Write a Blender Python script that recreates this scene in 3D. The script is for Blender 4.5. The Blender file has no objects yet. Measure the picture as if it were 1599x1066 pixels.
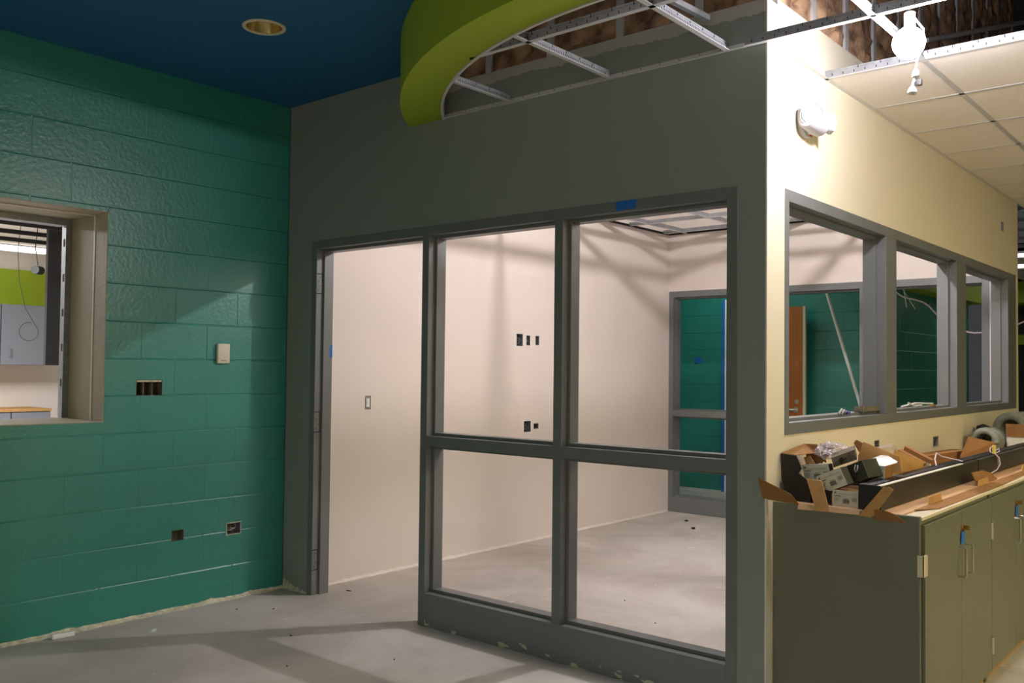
import bpy, bmesh, math, random
from mathutils import Vector, Matrix, noise
from mathutils.geometry import tessellate_polygon
random.seed(7)
SC = bpy.context.scene
COL = SC.collection
PI = math.pi

# ---------------------------------------------------------------- camera, world, exposure, lights
cam_d = bpy.data.cameras.new('camera'); cam_d.sensor_width = 36; cam_d.lens = 32.012; cam_d.clip_start = .05
cam = bpy.data.objects.new('camera', cam_d); COL.objects.link(cam)
M = Matrix(((0.76318, 0.01091, 0.64610, 4.8809), (0.64610, -0.02950, -0.76268, -3.5252), (0.01074, 0.99951, -0.02956, 1.41), (0, 0, 0, 1)))
cam.matrix_world = M
SC.camera = cam
SC.view_settings.view_transform = 'Standard'; SC.view_settings.look = 'None'
SC.view_settings.gamma = 1; SC.view_settings.use_curve_mapping = False
SC.view_settings.exposure = 0.0
W = bpy.data.worlds.new('world'); SC.world = W; W.use_nodes = True
W.node_tree.nodes['Background'].inputs[0].default_value = (.8, .85, .9, 1)
W.node_tree.nodes['Background'].inputs[1].default_value = .05
BULB_POWER = 1.0

def lamp(name, kind, loc, energy, color, size=.1, size_y=None, rot=(0, 0, 0)):
    l = bpy.data.lights.new(name, kind); l.energy = energy; l.color = color
    if kind == 'AREA':
        l.shape = 'RECTANGLE'; l.size = size; l.size_y = size_y or size
    else:
        l.shadow_soft_size = size
    o = bpy.data.objects.new(name, l); o.location = loc; o.rotation_euler = rot; COL.objects.link(o); return o
LOBBY_FILL = lamp('added_lobby_fill', 'AREA', (4.4, -6.8, 2.98), 92, (1, .98, .90), 1.2, .6)  # added fill from behind the camera, no known fixture; lifts the grey wall
SIDE_FILL = lamp('added_side_fill', 'AREA', (6.4, .9, 2.70), 62, (1, .86, .46), .6, 1.2)  # added warm fill out of view on the right, brightens the cabinet doors
CORR = lamp('corridor_ceiling_light', 'AREA', (5.6, 3.2, 2.72), 7, (1, .90, .55), 1.2, .6)
INNER = lamp('inner_room_work_light', 'POINT', (2.5, 1.9, 3.06), 148, (1, .945, .955), .035)
KITCH = lamp('service_room_light', 'AREA', (-4.2, -1.7, 2.72), 280, (1, 1, 1), 1.2, 1.2)
FAR = lamp('rear_corridor_light', 'AREA', (.0, 5.4, 2.95), 12, (.8, 1, .95), .6, .6)
FAR2 = lamp('far_hall_light', 'AREA', (2.6, 10.5, 2.7), 3, (1, 1, .95), 1.0, 1.0)

# ---------------------------------------------------------------- materials
def mat(name, col, rough=.6, metal=0, noise_amt=0, noise_scale=8, bump=0, bump_scale=60, spec=.5, emit=None, estr=0, col2=None, alpha=None):
    m = bpy.data.materials.new(name); m.use_nodes = True
    nt = m.node_tree; b = nt.nodes['Principled BSDF']
    b.inputs['Base Color'].default_value = (*col, 1); b.inputs['Roughness'].default_value = rough
    b.inputs['Metallic'].default_value = metal; b.inputs['Specular IOR Level'].default_value = spec
    tc = nt.nodes.new('ShaderNodeTexCoord')
    if noise_amt or col2:
        n = nt.nodes.new('ShaderNodeTexNoise'); n.inputs['Scale'].default_value = noise_scale; n.inputs['Detail'].default_value = 6
        nt.links.new(tc.outputs['Object'], n.inputs['Vector'])
        r = nt.nodes.new('ShaderNodeValToRGB')
        c2 = col2 or tuple(c * (1 - noise_amt) for c in col)
        r.color_ramp.elements[0].position = .35; r.color_ramp.elements[1].position = .65
        r.color_ramp.elements[0].color = (*c2, 1); r.color_ramp.elements[1].color = (*col, 1)
        nt.links.new(n.outputs['Fac'], r.inputs['Fac']); nt.links.new(r.outputs['Color'], b.inputs['Base Color'])
    if bump:
        n2 = nt.nodes.new('ShaderNodeTexNoise'); n2.inputs['Scale'].default_value = bump_scale; n2.inputs['Detail'].default_value = 5
        nt.links.new(tc.outputs['Object'], n2.inputs['Vector'])
        bp = nt.nodes.new('ShaderNodeBump'); bp.inputs['Strength'].default_value = bump; bp.inputs['Distance'].default_value = .01
        nt.links.new(n2.outputs['Fac'], bp.inputs['Height']); nt.links.new(bp.outputs['Normal'], b.inputs['Normal'])
    if emit:
        b.inputs['Emission Color'].default_value = (*emit, 1); b.inputs['Emission Strength'].default_value = estr
    if alpha is not None:
        b.inputs['Alpha'].default_value = alpha
    return m

def s(r, g, b):      # sRGB 0-255 to linear
    return tuple(((c / 255) / 12.92 if c / 255 < .04045 else ((c / 255 + .055) / 1.055) ** 2.4) for c in (r, g, b))

MT = dict(
    green=mat('green_block_paint', s(46, 136, 122), .34, noise_amt=.08, noise_scale=3, bump=.22, bump_scale=45),
    blue=mat('blue_ceiling_paint', s(18, 92, 138), .7, bump=.1, bump_scale=80),
    lime=mat('lime_paint', s(150, 172, 30), .6),
    cream=mat('cream_wall_paint', s(226, 218, 194), .6, noise_amt=.03, noise_scale=2, bump=.04, bump_scale=120),
    inner=mat('inner_wall_paint', s(228, 218, 210), .65, noise_amt=.04, noise_scale=1.5, bump=.04, bump_scale=100),
    taupe=mat('taupe_reveal_paint', s(165, 155, 130), .55, noise_amt=.08, noise_scale=12, bump=.2, bump_scale=50),
    frame=mat('grey_frame_enamel', s(114, 118, 118), .38, noise_amt=.08, noise_scale=5, bump=.03, bump_scale=150),
    tile=mat('mineral_ceiling_tile', s(238, 231, 222), .9, bump=.25, bump_scale=220),
    deck=mat('dark_roof_deck', s(70, 66, 62), .8, noise_amt=.3, noise_scale=5),
    lid=mat('unpainted_gypsum', s(200, 196, 190), .9, noise_amt=.1, noise_scale=3),
    galv=mat('galvanised_steel', s(165, 168, 172), .48, .7, noise_amt=.2, noise_scale=25),
    tee=mat('white_grid_steel', s(215, 215, 215), .35, .3),
    slot=mat('punched_slot', s(30, 30, 32), .8),
    insul=mat('brown_insulation', s(190, 154, 120), 1, col2=s(110, 82, 62), noise_scale=11, bump=.6, bump_scale=30),
    fixwhite=mat('fixture_white', s(178, 177, 182), .4),
    white=mat('white_plastic', s(235, 235, 232), .4),
    offwhite=mat('cream_plastic', s(215, 205, 180), .45),
    black=mat('black_plastic', s(14, 14, 15), .5),
    fixture=mat('dark_olive_metal', s(44, 46, 34), .45, noise_amt=.2, noise_scale=10),
    card=mat('corrugated_cardboard', s(194, 148, 90), .85, noise_amt=.12, noise_scale=20, bump=.1, bump_scale=90),
    cardin=mat('pale_cardboard_inside', s(205, 165, 125), .85, noise_amt=.1, noise_scale=20),
    carddk=mat('brown_cardboard', s(150, 106, 58), .85, noise_amt=.15, noise_scale=20),
    sticker=mat('white_carton', s(205, 205, 188), .7, noise_amt=.05, noise_scale=30),
    ink=mat('printed_ink', s(60, 60, 55), .7),
    paper=mat('white_paper', s(240, 240, 245), .7),
    bag=mat('clear_plastic_bag', s(215, 210, 220), .12, alpha=.4, bump=.5, bump_scale=25),
    lam=mat('grey_laminate', s(112, 115, 96), .4, noise_amt=.04, noise_scale=4),
    lamw=mat('white_laminate', s(225, 215, 190), .4),
    steel=mat('brushed_steel', s(200, 198, 190), .3, 1),
    brass=mat('brass_lock', s(150, 115, 60), .4, 1),
    wood=mat('oak_veneer', s(176, 104, 42), .45, noise_amt=.2, noise_scale=6),
    tape=mat('blue_masking_tape', s(28, 104, 190), .7),
    grout=mat('adhesive_residue', s(222, 216, 188), .9, noise_amt=.35, noise_scale=40, bump=.6, bump_scale=60),
    raw=mat('raw_block', s(120, 112, 92), .95, noise_amt=.4, noise_scale=30, bump=.5, bump_scale=60),
    coil=mat('grey_foam_hose', s(140, 145, 135), .8, noise_amt=.25, noise_scale=60, bump=.4, bump_scale=80),
    dkpanel=mat('charcoal_panel', s(40, 40, 44), .5),
    cabgrey=mat('grey_cabinet_laminate', s(130, 133, 142), .45),
    yellow=mat('yellow_connector', s(225, 205, 90), .5),
    mauve=mat('mauve_wire', s(130, 105, 120), .5),
    bluebit=mat('navy_plastic', s(35, 40, 120), .5),
    lens=mat('prismatic_lens', s(200, 205, 208), .15, bump=.8, bump_scale=60),
    cone=mat('satin_reflector', s(200, 180, 130), .25, .9),
    bulb=mat('lit_bulb', (1, 1, 1), .4, emit=(1, .95, 1.02), estr=440),
    tube=mat('white_tube', s(228, 235, 232), .4),
    redp=mat('red_dot', s(200, 60, 50), .5),
    troffer=mat('lit_troffer', (1, 1, 1), .5, emit=(1, 1, .95), estr=1.6),
    cord=mat('pale_cord', s(225, 215, 235), .4),
)

def paint_edge_mat(name, paint, bare, z0, amp):
    """grey wall paint that stops in a ragged brush line on bare joint compound"""
    m = mat(name, paint, .5, bump=.04, bump_scale=120); nt = m.node_tree; b = nt.nodes['Principled BSDF']
    tc = nt.nodes.new('ShaderNodeTexCoord'); sp = nt.nodes.new('ShaderNodeSeparateXYZ'); nt.links.new(tc.outputs['Object'], sp.inputs[0])
    n = nt.nodes.new('ShaderNodeTexNoise'); n.inputs['Scale'].default_value = 7; n.inputs['Detail'].default_value = 8; n.inputs['Roughness'].default_value = .7
    nt.links.new(tc.outputs['Object'], n.inputs['Vector'])
    a = nt.nodes.new('ShaderNodeMath'); a.operation = 'MULTIPLY_ADD'; a.inputs[1].default_value = amp; a.inputs[2].default_value = z0 - amp / 2
    nt.links.new(n.outputs['Fac'], a.inputs[0])
    g = nt.nodes.new('ShaderNodeMath'); g.operation = 'GREATER_THAN'
    nt.links.new(sp.outputs['Z'], g.inputs[0]); nt.links.new(a.outputs[0], g.inputs[1])
    gx = nt.nodes.new('ShaderNodeMath'); gx.operation = 'GREATER_THAN'; gx.inputs[1].default_value = 1.15; nt.links.new(sp.outputs['X'], gx.inputs[0])
    mu = nt.nodes.new('ShaderNodeMath'); mu.operation = 'MULTIPLY'; nt.links.new(g.outputs[0], mu.inputs[0]); nt.links.new(gx.outputs[0], mu.inputs[1]); g = mu
    mx = nt.nodes.new('ShaderNodeMix'); mx.data_type = 'RGBA'
    mx.inputs[6].default_value = (*paint, 1); mx.inputs[7].default_value = (*bare, 1)
    nt.links.new(g.outputs[0], mx.inputs[0]); nt.links.new(mx.outputs[2], b.inputs['Base Color'])
    return m
MT['greyp'] = mat('plain_grey_wall_paint', s(138, 146, 138), .5, bump=.04, bump_scale=120)
MT['grey'] = paint_edge_mat('grey_wall_paint', s(138, 146, 138), s(185, 182, 174), 2.905, .09)

def floor_mat():
    m = mat('dusty_concrete', s(170, 162, 152), .8, bump=.12, bump_scale=25); nt = m.node_tree; b = nt.nodes['Principled BSDF']
    tc = nt.nodes.new('ShaderNodeTexCoord')
    n = nt.nodes.new('ShaderNodeTexNoise'); n.inputs['Scale'].default_value = 1.1; n.inputs['Detail'].default_value = 9; n.inputs['Roughness'].default_value = .62
    n.inputs['Distortion'].default_value = .6
    nt.links.new(tc.outputs['Object'], n.inputs['Vector'])
    r = nt.nodes.new('ShaderNodeValToRGB'); cr = r.color_ramp
    cr.elements[0].position = .3; cr.elements[0].color = (*s(164, 159, 151), 1)
    cr.elements[1].position = .62; cr.elements[1].color = (*s(198, 193, 186), 1)
    e = cr.elements.new(.47); e.color = (*s(184, 177, 170), 1)
    nt.links.new(n.outputs['Fac'], r.inputs['Fac'])
    n2 = nt.nodes.new('ShaderNodeTexNoise'); n2.inputs['Scale'].default_value = 9; n2.inputs['Detail'].default_value = 4
    nt.links.new(tc.outputs['Object'], n2.inputs['Vector'])
    r2 = nt.nodes.new('ShaderNodeValToRGB'); r2.color_ramp.elements[0].position = .68; r2.color_ramp.elements[1].position = .78
    nt.links.new(n2.outputs['Fac'], r2.inputs['Fac'])
    mx = nt.nodes.new('ShaderNodeMix'); mx.data_type = 'RGBA'; mx.inputs[7].default_value = (*s(218, 214, 208), 1)
    nt.links.new(r2.outputs['Color'], mx.inputs[0]); nt.links.new(r.outputs['Color'], mx.inputs[6])
    nt.links.new(mx.outputs[2], b.inputs['Base Color'])
    return m
MT['floor'] = floor_mat()

def chipped(name):
    m = mat(name, s(114, 118, 118), .38); nt = m.node_tree; b = nt.nodes['Principled BSDF']
    tc = nt.nodes.new('ShaderNodeTexCoord'); sp = nt.nodes.new('ShaderNodeSeparateXYZ'); nt.links.new(tc.outputs['Object'], sp.inputs[0])
    n = nt.nodes.new('ShaderNodeTexNoise'); n.inputs['Scale'].default_value = 9; n.inputs['Detail'].default_value = 7
    mp = nt.nodes.new('ShaderNodeMapping'); mp.inputs['Scale'].default_value = (1, 1, 2.5); mp.inputs['Location'].default_value = (.3, 0, .2)
    nt.links.new(tc.outputs['Object'], mp.inputs[0]); nt.links.new(mp.outputs[0], n.inputs['Vector'])
    k = nt.nodes.new('ShaderNodeMath'); k.operation = 'MULTIPLY_ADD'; k.inputs[1].default_value = -1.6; k.inputs[2].default_value = .03
    nt.links.new(sp.outputs['Z'], k.inputs[0])
    ad = nt.nodes.new('ShaderNodeMath'); ad.operation = 'ADD'; nt.links.new(n.outputs['Fac'], ad.inputs[0]); nt.links.new(k.outputs[0], ad.inputs[1])
    g = nt.nodes.new('ShaderNodeMath'); g.operation = 'GREATER_THAN'; g.inputs[1].default_value = .60; nt.links.new(ad.outputs[0], g.inputs[0])
    mx = nt.nodes.new('ShaderNodeMix'); mx.data_type = 'RGBA'; mx.inputs[6].default_value = (*s(114, 118, 118), 1); mx.inputs[7].default_value = (*s(188, 188, 165), 1)
    nt.links.new(g.outputs[0], mx.inputs[0]); nt.links.new(mx.outputs[2], b.inputs['Base Color'])
    return m
MT['chip'] = chipped('chipped_frame_enamel')
MT['green'].node_tree.nodes['Principled BSDF'].inputs['Specular IOR Level'].default_value = .75
# oak grain
def grain(m):
    nt = m.node_tree
    for n in nt.nodes:
        if n.type == 'TEX_NOISE':
            mp = nt.nodes.new('ShaderNodeMapping'); mp.inputs['Scale'].default_value = (6, 6, .5)
            tc = [q for q in nt.nodes if q.type == 'TEX_COORD'][0]
            nt.links.new(tc.outputs['Object'], mp.inputs[0]); nt.links.new(mp.outputs[0], n.inputs['Vector'])
grain(MT['wood'])

# ---------------------------------------------------------------- mesh builder
class MB:
    def __init__(self): self.v = []; self.f = []; self.m = []
    def add(self, vs, fs, mi=0):
        o = len(self.v); self.v += [Vector(p) for p in vs]
        for f in fs: self.f.append([o + i for i in f]); self.m.append(mi)
        return self
    def box(self, a, b, mi=0):
        (x0, y0, z0), (x1, y1, z1) = a, b
        x0, x1 = sorted((x0, x1)); y0, y1 = sorted((y0, y1)); z0, z1 = sorted((z0, z1))
        return self.add([(x0,y0,z0),(x1,y0,z0),(x1,y1,z0),(x0,y1,z0),(x0,y0,z1),(x1,y0,z1),(x1,y1,z1),(x0,y1,z1)],
            [(0,3,2,1),(4,5,6,7),(0,1,5,4),(1,2,6,5),(2,3,7,6),(3,0,4,7)], mi)
    def obox(self, corner, u, v, w, mi=0):        # oriented box: corner plus three edge vectors
        c, u, v, w = map(Vector, (corner, u, v, w))
        return self.add([c, c+u, c+u+v, c+v, c+w, c+u+w, c+u+v+w, c+v+w], [(0,3,2,1),(4,5,6,7),(0,1,5,4),(1,2,6,5),(2,3,7,6),(3,0,4,7)], mi)
    def slab(self, pts, t, mi=0):                  # polygon given thickness t (vector or along its normal)
        pts = [Vector(p) for p in pts]
        if not isinstance(t, (tuple, Vector)):
            n = (pts[1]-pts[0]).cross(pts[2]-pts[0]).normalized() * t
        else: n = Vector(t)
        k = len(pts)
        fs = [tuple(range(k))[::-1], tuple(range(k, 2*k))] + [(i, (i+1) % k, k+(i+1) % k, k+i) for i in range(k)]
        return self.add(pts + [p+n for p in pts], fs, mi)
    def cyl(self, p0, p1, r0, r1=None, n=20, mi=0, cap=True):
        p0, p1 = Vector(p0), Vector(p1); r1 = r0 if r1 is None else r1
        d = (p1-p0).normalized(); a = d.orthogonal().normalized(); b = d.cross(a)
        vs = []
        for p, r in ((p0, r0), (p1, r1)):
            vs += [p + (a*math.cos(2*PI*i/n) + b*math.sin(2*PI*i/n))*r for i in range(n)]
        fs = [(i, (i+1) % n, n+(i+1) % n, n+i) for i in range(n)]
        if cap: fs += [tuple(range(n))[::-1], tuple(range(n, 2*n))]
        return self.add(vs, fs, mi)
    def tube(self, pts, r, n=8, mi=0):
        pts = [Vector(p) for p in pts]; vs = []; a = None
        for i, p in enumerate(pts):
            d = (pts[min(i+1, len(pts)-1)] - pts[max(i-1, 0)]).normalized()
            if a is None: a = d.orthogonal().normalized()
            a = (a - d*a.dot(d)); a = a.normalized() if a.length > 1e-6 else d.orthogonal().normalized()
            b = d.cross(a)
            vs += [p + (a*math.cos(2*PI*k/n) + b*math.sin(2*PI*k/n))*r for k in range(n)]
        fs = []
        for i in range(len(pts)-1):
            for k in range(n): fs.append((i*n+k, i*n+(k+1) % n, (i+1)*n+(k+1) % n, (i+1)*n+k))
        fs += [tuple(range(n))[::-1], tuple(range((len(pts)-1)*n, len(pts)*n))]
        return self.add(vs, fs, mi)
    def lathe(self, c, ax, prof, n=28, mi=0):      # prof = [(distance along ax, radius)]
        c, d = Vector(c), Vector(ax).normalized(); a = d.orthogonal().normalized(); b = d.cross(a); vs = []
        for h, r in prof: vs += [c + d*h + (a*math.cos(2*PI*i/n) + b*math.sin(2*PI*i/n))*max(r, 1e-5) for i in range(n)]
        fs = []
        for j in range(len(prof)-1):
            for i in range(n): fs.append((j*n+i, j*n+(i+1) % n, (j+1)*n+(i+1) % n, (j+1)*n+i))
        return self.add(vs, fs, mi)
    def build(self, name, mats, parent=None, bevel=0, smooth=False, recalc=True):
        me = bpy.data.meshes.new(name); me.from_pydata([tuple(v) for v in self.v], [], self.f)
        if not isinstance(mats, (list, tuple)): mats = [mats]
        for m in mats: me.materials.append(MT[m])
        for p, mi in zip(me.polygons, self.m): p.material_index = mi
        bm = bmesh.new(); bm.from_mesh(me)
        if recalc: bmesh.ops.recalc_face_normals(bm, faces=bm.faces)
        if bevel:
            es = [e for e in bm.edges if len(e.link_faces) == 2 and e.calc_face_angle(0) > .5]
            bmesh.ops.bevel(bm, geom=es, offset=bevel, segments=2, affect='EDGES', profile=.5, clamp_overlap=True)
        bm.to_mesh(me); bm.free()
        if smooth:
            for p in me.polygons: p.use_smooth = True
            try: me.set_sharp_from_angle(angle=math.radians(40))
            except Exception: pass
        o = bpy.data.objects.new(name, me); COL.objects.link(o)
        if parent: 
            o.parent = parent; o.matrix_parent_inverse = parent.matrix_world.inverted() if False else Matrix.Translation(-parent.location)
        return o

def tag(o, label, cat, group=None, kind=None):
    o['label'] = label; o['category'] = cat
    if group: o['group'] = group
    if kind: o['kind'] = kind
    return o
def struct(o, label=None):
    o['kind'] = 'structure'
    if label: o['label'] = label
    return o
def empty(name, loc):
    o = bpy.data.objects.new(name, None); o.location = loc; o.empty_display_size = .05; COL.objects.link(o); return o
def thing(name, loc, label, cat, group=None): return tag(empty(name, loc), label, cat, group)

ORD = ['first', 'second', 'third', 'fourth', 'fifth', 'sixth', 'seventh', 'eighth', 'ninth', 'tenth', 'eleventh', 'twelfth', 'thirteenth']

def wall_panel(mp, u0, u1, z0, z1, thick, holes, endmi=None):
    """mp(u, d, z) -> world; d 0 = face, d thick = back; holes pass right through"""
    us = sorted({u0, u1, *[h[0] for h in holes], *[h[1] for h in holes]}); us = [u for u in us if u0 <= u <= u1]
    zs = sorted({z0, z1, *[h[2] for h in holes], *[h[3] for h in holes]}); zs = [z for z in zs if z0 <= z <= z1]
    def solid(i, j):
        if i < 0 or j < 0 or i >= len(us)-1 or j >= len(zs)-1: return False
        cu, cz = (us[i]+us[i+1])/2, (zs[j]+zs[j+1])/2
        return not any(h[0] < cu < h[1] and h[2] < cz < h[3] for h in holes)
    mb = MB()
    for i in range(len(us)-1):
        for j in range(len(zs)-1):
            if not solid(i, j): continue
            a, b, c, e = us[i], us[i+1], zs[j], zs[j+1]
            mb.add([mp(a,0,c), mp(b,0,c), mp(b,0,e), mp(a,0,e)], [(0,1,2,3)])
            mb.add([mp(a,thick,c), mp(a,thick,e), mp(b,thick,e), mp(b,thick,c)], [(0,1,2,3)])
            for (di, dj, q) in ((-1,0,[(a,c),(a,e)]), (1,0,[(b,e),(b,c)]), (0,-1,[(b,c),(a,c)]), (0,1,[(a,e),(b,e)])):
                if not solid(i+di, j+dj):
                    (p, r), (t, w) = q
                    mi = endmi if (endmi is not None and di == 1 and i == len(us)-2) else 0
                    mb.add([mp(p,0,r), mp(t,0,w), mp(t,thick,w), mp(p,thick,r)], [(0,1,2,3)], mi)
    return mb
def weld(o):
    bm = bmesh.new(); bm.from_mesh(o.data); bmesh.ops.remove_doubles(bm, verts=bm.verts, dist=1e-5)
    bmesh.ops.recalc_face_normals(bm, faces=bm.faces); bm.to_mesh(o.data); bm.free(); return o

# ================================================================ SETTING
CZ = 2.77        # open ceiling grid
BZ = 3.077       # blue ceiling
# floor
f = MB(); f.box((-8, -8.2, -.15), (7.0, 14, 0)); struct(f.build('floor', 'floor'))
DK = 4.4
f = MB(); f.box((-8, -8.2, DK), (7.0, 14, DK+.1)); struct(f.build('ceiling_deck', 'deck'))
f = MB(); f.box((6.9, -8.2, 0), (7.0, 14, DK)); struct(f.build('wall_right', 'cream'))
f = MB(); f.box((0, -8.2, 0), (6.9, -8.1, DK)); struct(f.build('wall_rear', 'cream'))

# ---- green block wall (left), real blocks with sunk joints
COURSE, BL, Z0, JY = .2065, .4065, .205, -1.385
def block_wall(name, mp, u0, u1, ztop, thick, holes, jy, mats, holemat=None):
    base = wall_panel(lambda u, d, z: mp(u, d+.004, z), u0, u1, 0, ztop, thick-.004, holes)
    n = -1
    while Z0 + n*COURSE < ztop:
        za, zb = max(0, Z0 + n*COURSE), min(ztop, Z0 + (n+1)*COURSE)
        off = jy + (0 if n % 2 == 0 else BL/2)
        k = math.floor((u0-off)/BL)
        while off + k*BL < u1:
            ua, ub = max(u0, off+k*BL), min(u1, off+(k+1)*BL)
            k += 1
            if ub-ua < .01: continue
            rects = [(ua, ub, za, zb)]
            for h in holes:
                new = []
                for (a, b, c, e) in rects:
                    if h[0] >= b or h[1] <= a or h[2] >= e or h[3] <= c: new.append((a, b, c, e)); continue
                    if a < h[0]: new.append((a, h[0], c, e))
                    if b > h[1]: new.append((h[1], b, c, e))
                    m0, m1 = max(a, h[0]), min(b, h[1])
                    if c < h[2]: new.append((m0, m1, c, h[2]))
                    if e > h[3]: new.append((m0, m1, h[3], e))
                rects = new
            jt = random.uniform(-.0006, .0006)
            for (a, b, c, e) in rects:
                ga = .0018 if abs(a-ua) < 1e-6 else 0; gb = .0018 if abs(b-ub) < 1e-6 else 0
                gc = .0012 if abs(c-za) < 1e-6 else 0; ge = .0012 if abs(e-zb) < 1e-6 else 0
                A, B, Cc, E = a+ga, b-gb, c+gc, e-ge
                i = .003
                sa = i if ga else 0; sb = i if gb else 0; s_c = .0015 if gc else 0; s_e = .007 if ge else 0
                fr = [mp(A+sa, jt, Cc+s_c), mp(B-sb, jt, Cc+s_c), mp(B-sb, jt, E-s_e), mp(A+sa, jt, E-s_e)]
                bk = [mp(A, .0045, Cc), mp(B, .0045, Cc), mp(B, .0045, E), mp(A, .0045, E)]
                if gb: fd = .0007 if e < 1.45 else .0022; base.add([mp(B-sb, fd, Cc), mp(B+.0018*2+i, fd, Cc), mp(B+.0018*2+i, fd, E), mp(B-sb, fd, E)], [(0,1,2,3)]) if B+.0018*2+i < u1 and not any(h[0]-.001 < b+.004 and b-.004 < h[1]+.001 and h[2] < E and h[3] > Cc for h in holes) else None
                base.add(fr+bk, [(0,1,2,3), (4,5,1,0), (5,6,2,1), (6,7,3,2), (7,4,0,3), (4,7,6,5)])
        n += 1
    return base
gmp = lambda u, d, z: (-d, u, z)
ghole = [(-4.6, -1.18, 1.095, 2.24), (-1.0, -.845, 1.235, 1.325), (-.768, -.693, .395, .458), (-.41, -.315, .388, .455)]
struct(block_wall('wall_left', gmp, -8.1, 0, 4.2, .16, ghole, JY, None).build('wall_left', 'green'))
# window reveal (taupe painted block return, 0.43 deep)
rv = MB()
rv.box((-.43, -1.18, 1.095), (-.161, -.98, 2.24))
rv.box((-.43, -4.8, 2.24), (-.161, -.98, 2.5)); rv.box((-.43, -4.8, .85), (-.161, -.98, 1.095))
struct(rv.build('trim_1', 'taupe'), 'taupe painted block return inside the left window opening')
sk = MB()
sk.box((-.43, -1.1835, 1.10), (-.001, -1.1798, 2.236)); sk.box((-.43, -4.6, 2.2365), (-.001, -1.1798, 2.2405)); sk.box((-.43, -4.6, 1.0945), (-.0, -1.1798, 1.10))
for z in (1.25, 1.457, 1.665, 1.87, 2.075): sk.box((-.42, -1.1842, z), (-.17, -1.1834, z+.004))
struct(sk.build('trim_2', 'taupe', bevel=.001), 'taupe skim on the sides of the left window opening')
bd = MB(); bd.box((-.155, -1.186, 1.10), (-.137, -1.18, 2.236)); bd.box((-.155, -4.6, 2.229), (-.137, -1.18, 2.237)); 
struct(bd.build('trim_3', 'offwhite', bevel=.001))
wn = MB()
pr = -1.185
wn.box((-.47, -1.215, 1.10), (-.432, -1.17, 2.24)); wn.box((-.52, -1.20, 1.10), (-.472, -1.17, 2.24)); 
wn.box((-.52, -4.6, 2.20), (-.432, -1.215, 2.24)); wn.box((-.52, -4.6, 1.085), (-.432, -1.215, 1.10))
for i in range(5):
    z = 1.28+i*.2; wn.box((-.462, -1.2165, z), (-.446, -1.2145, z+.045), 1)
struct(wn.build('window_1', ['galv', 'slot'], bevel=.001), 'bare steel stud lining the left window opening')

# residue line where the old base was
rs = MB(); pts = []
N = 150
for i in range(N+1):
    y = -4.5 + 4.5*i/N
    w = .022 + .014*noise.noise(Vector((y*9, 0, 0))) + .01*random.random(); h = .010 + .016*max(0, noise.noise(Vector((y*7, 3, 0)))) + .006*random.random()
    pts.append((y, w, h))
for (y0, w0, h0), (y1, w1, h1) in zip(pts, pts[1:]):
    rs.add([(.001,y0,0),(w0,y0,.0),(w0*.6,y0,.006),(.0055,y0,h0),(.001,y0,h0+.004),(.001,y1,0),(w1,y1,.0),(w1*.6,y1,.006),(.0055,y1,h1),(.001,y1,h1+.004)],
           [(1,6,7,2),(2,7,8,3),(3,8,9,4)])
struct(rs.build('baseboard_left', 'grout'), 'ragged cream adhesive line along the foot of the green wall')
rs = MB()
for i in range(26):
    x0 = .006+.24*i/26; x1 = .006+.24*(i+1)/26; h0 = .05*max(.15, 1-i/26*1.1)+.015*random.random()
    rs.add([(x0,-.0015,0),(x1,-.0015,0),(x1,-.0015,h0),(x0,-.0015,h0),(x0,-.022,.001),(x1,-.02,.001)], [(0,1,2,3),(0,4,5,1)])
struct(rs.build('baseboard_front', 'grout'), 'patch of cream residue at the foot of the grey wall corner')

# ---- grey front wall (with storefront opening)
fmp = lambda u, d, z: (u, d, z)
WT = .10
fw = wall_panel(fmp, 0, 3.264, 0, 2.96, WT, [(.27, 1.26, -1, 2.165), (1.26, 3.11, -1, 2.165)], endmi=1)
weld(struct(fw.build('wall_front', ['grey', 'cream'])))
cb = MB(); cb.box((3.258, -.0012, 0), (3.2652, .004, 2.96)); struct(cb.build('trim_4', 'inner'), 'bright corner bead where the grey wall meets the cream wall')
f = MB(); f.box((.0005, .0, 2.9605), (1.14, .08, BZ+.015)); struct(f.build('wall_front_left', 'greyp'))
# ---- cream corridor wall
bmp = lambda u, d, z: (3.264-d, u, z)
bholes = [(.21, 4.52, 1.18, 2.15), (1.286, 1.36, .975, 1.057), (2.32, 2.43, .965, 1.025), (3.355, 3.385, .93, 1.04), (4.09, 4.17, 2.49, 2.56)]
bw = wall_panel(bmp, WT, 4.65, 0, 2.985, WT, bholes)
weld(struct(bw.build('wall_corridor', 'cream')))
# ---- inner room
imp = lambda u, d, z: (.15-d, u, z)
iholes = [(2.115, 2.195, 1.592, 1.692), (2.24, 2.29, 1.600, 1.682), (2.36, 2.408, 1.605, 1.683), (2.22, 2.308, .892, .982), (2.345, 2.41, .912, .958), (.53, .583, 1.122, 1.215)]
iw = wall_panel(imp, WT+.001, 4.62, 0, 3.3, .14, iholes)
weld(struct(iw.build('wall_inner_left', 'inner')))
kmp = lambda u, d, z: (u, 4.5+d, z)
kw = wall_panel(kmp, .151, 3.163, 0, 3.3, .11, [(.155, 3.085, -1, 2.16)])
weld(struct(kw.build('wall_back', 'inner')))
f = MB(); f.box((.0, .10, 3.3), (3.163, 4.62, 3.34)); struct(f.build('ceiling_inner', 'lid'))
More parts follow.
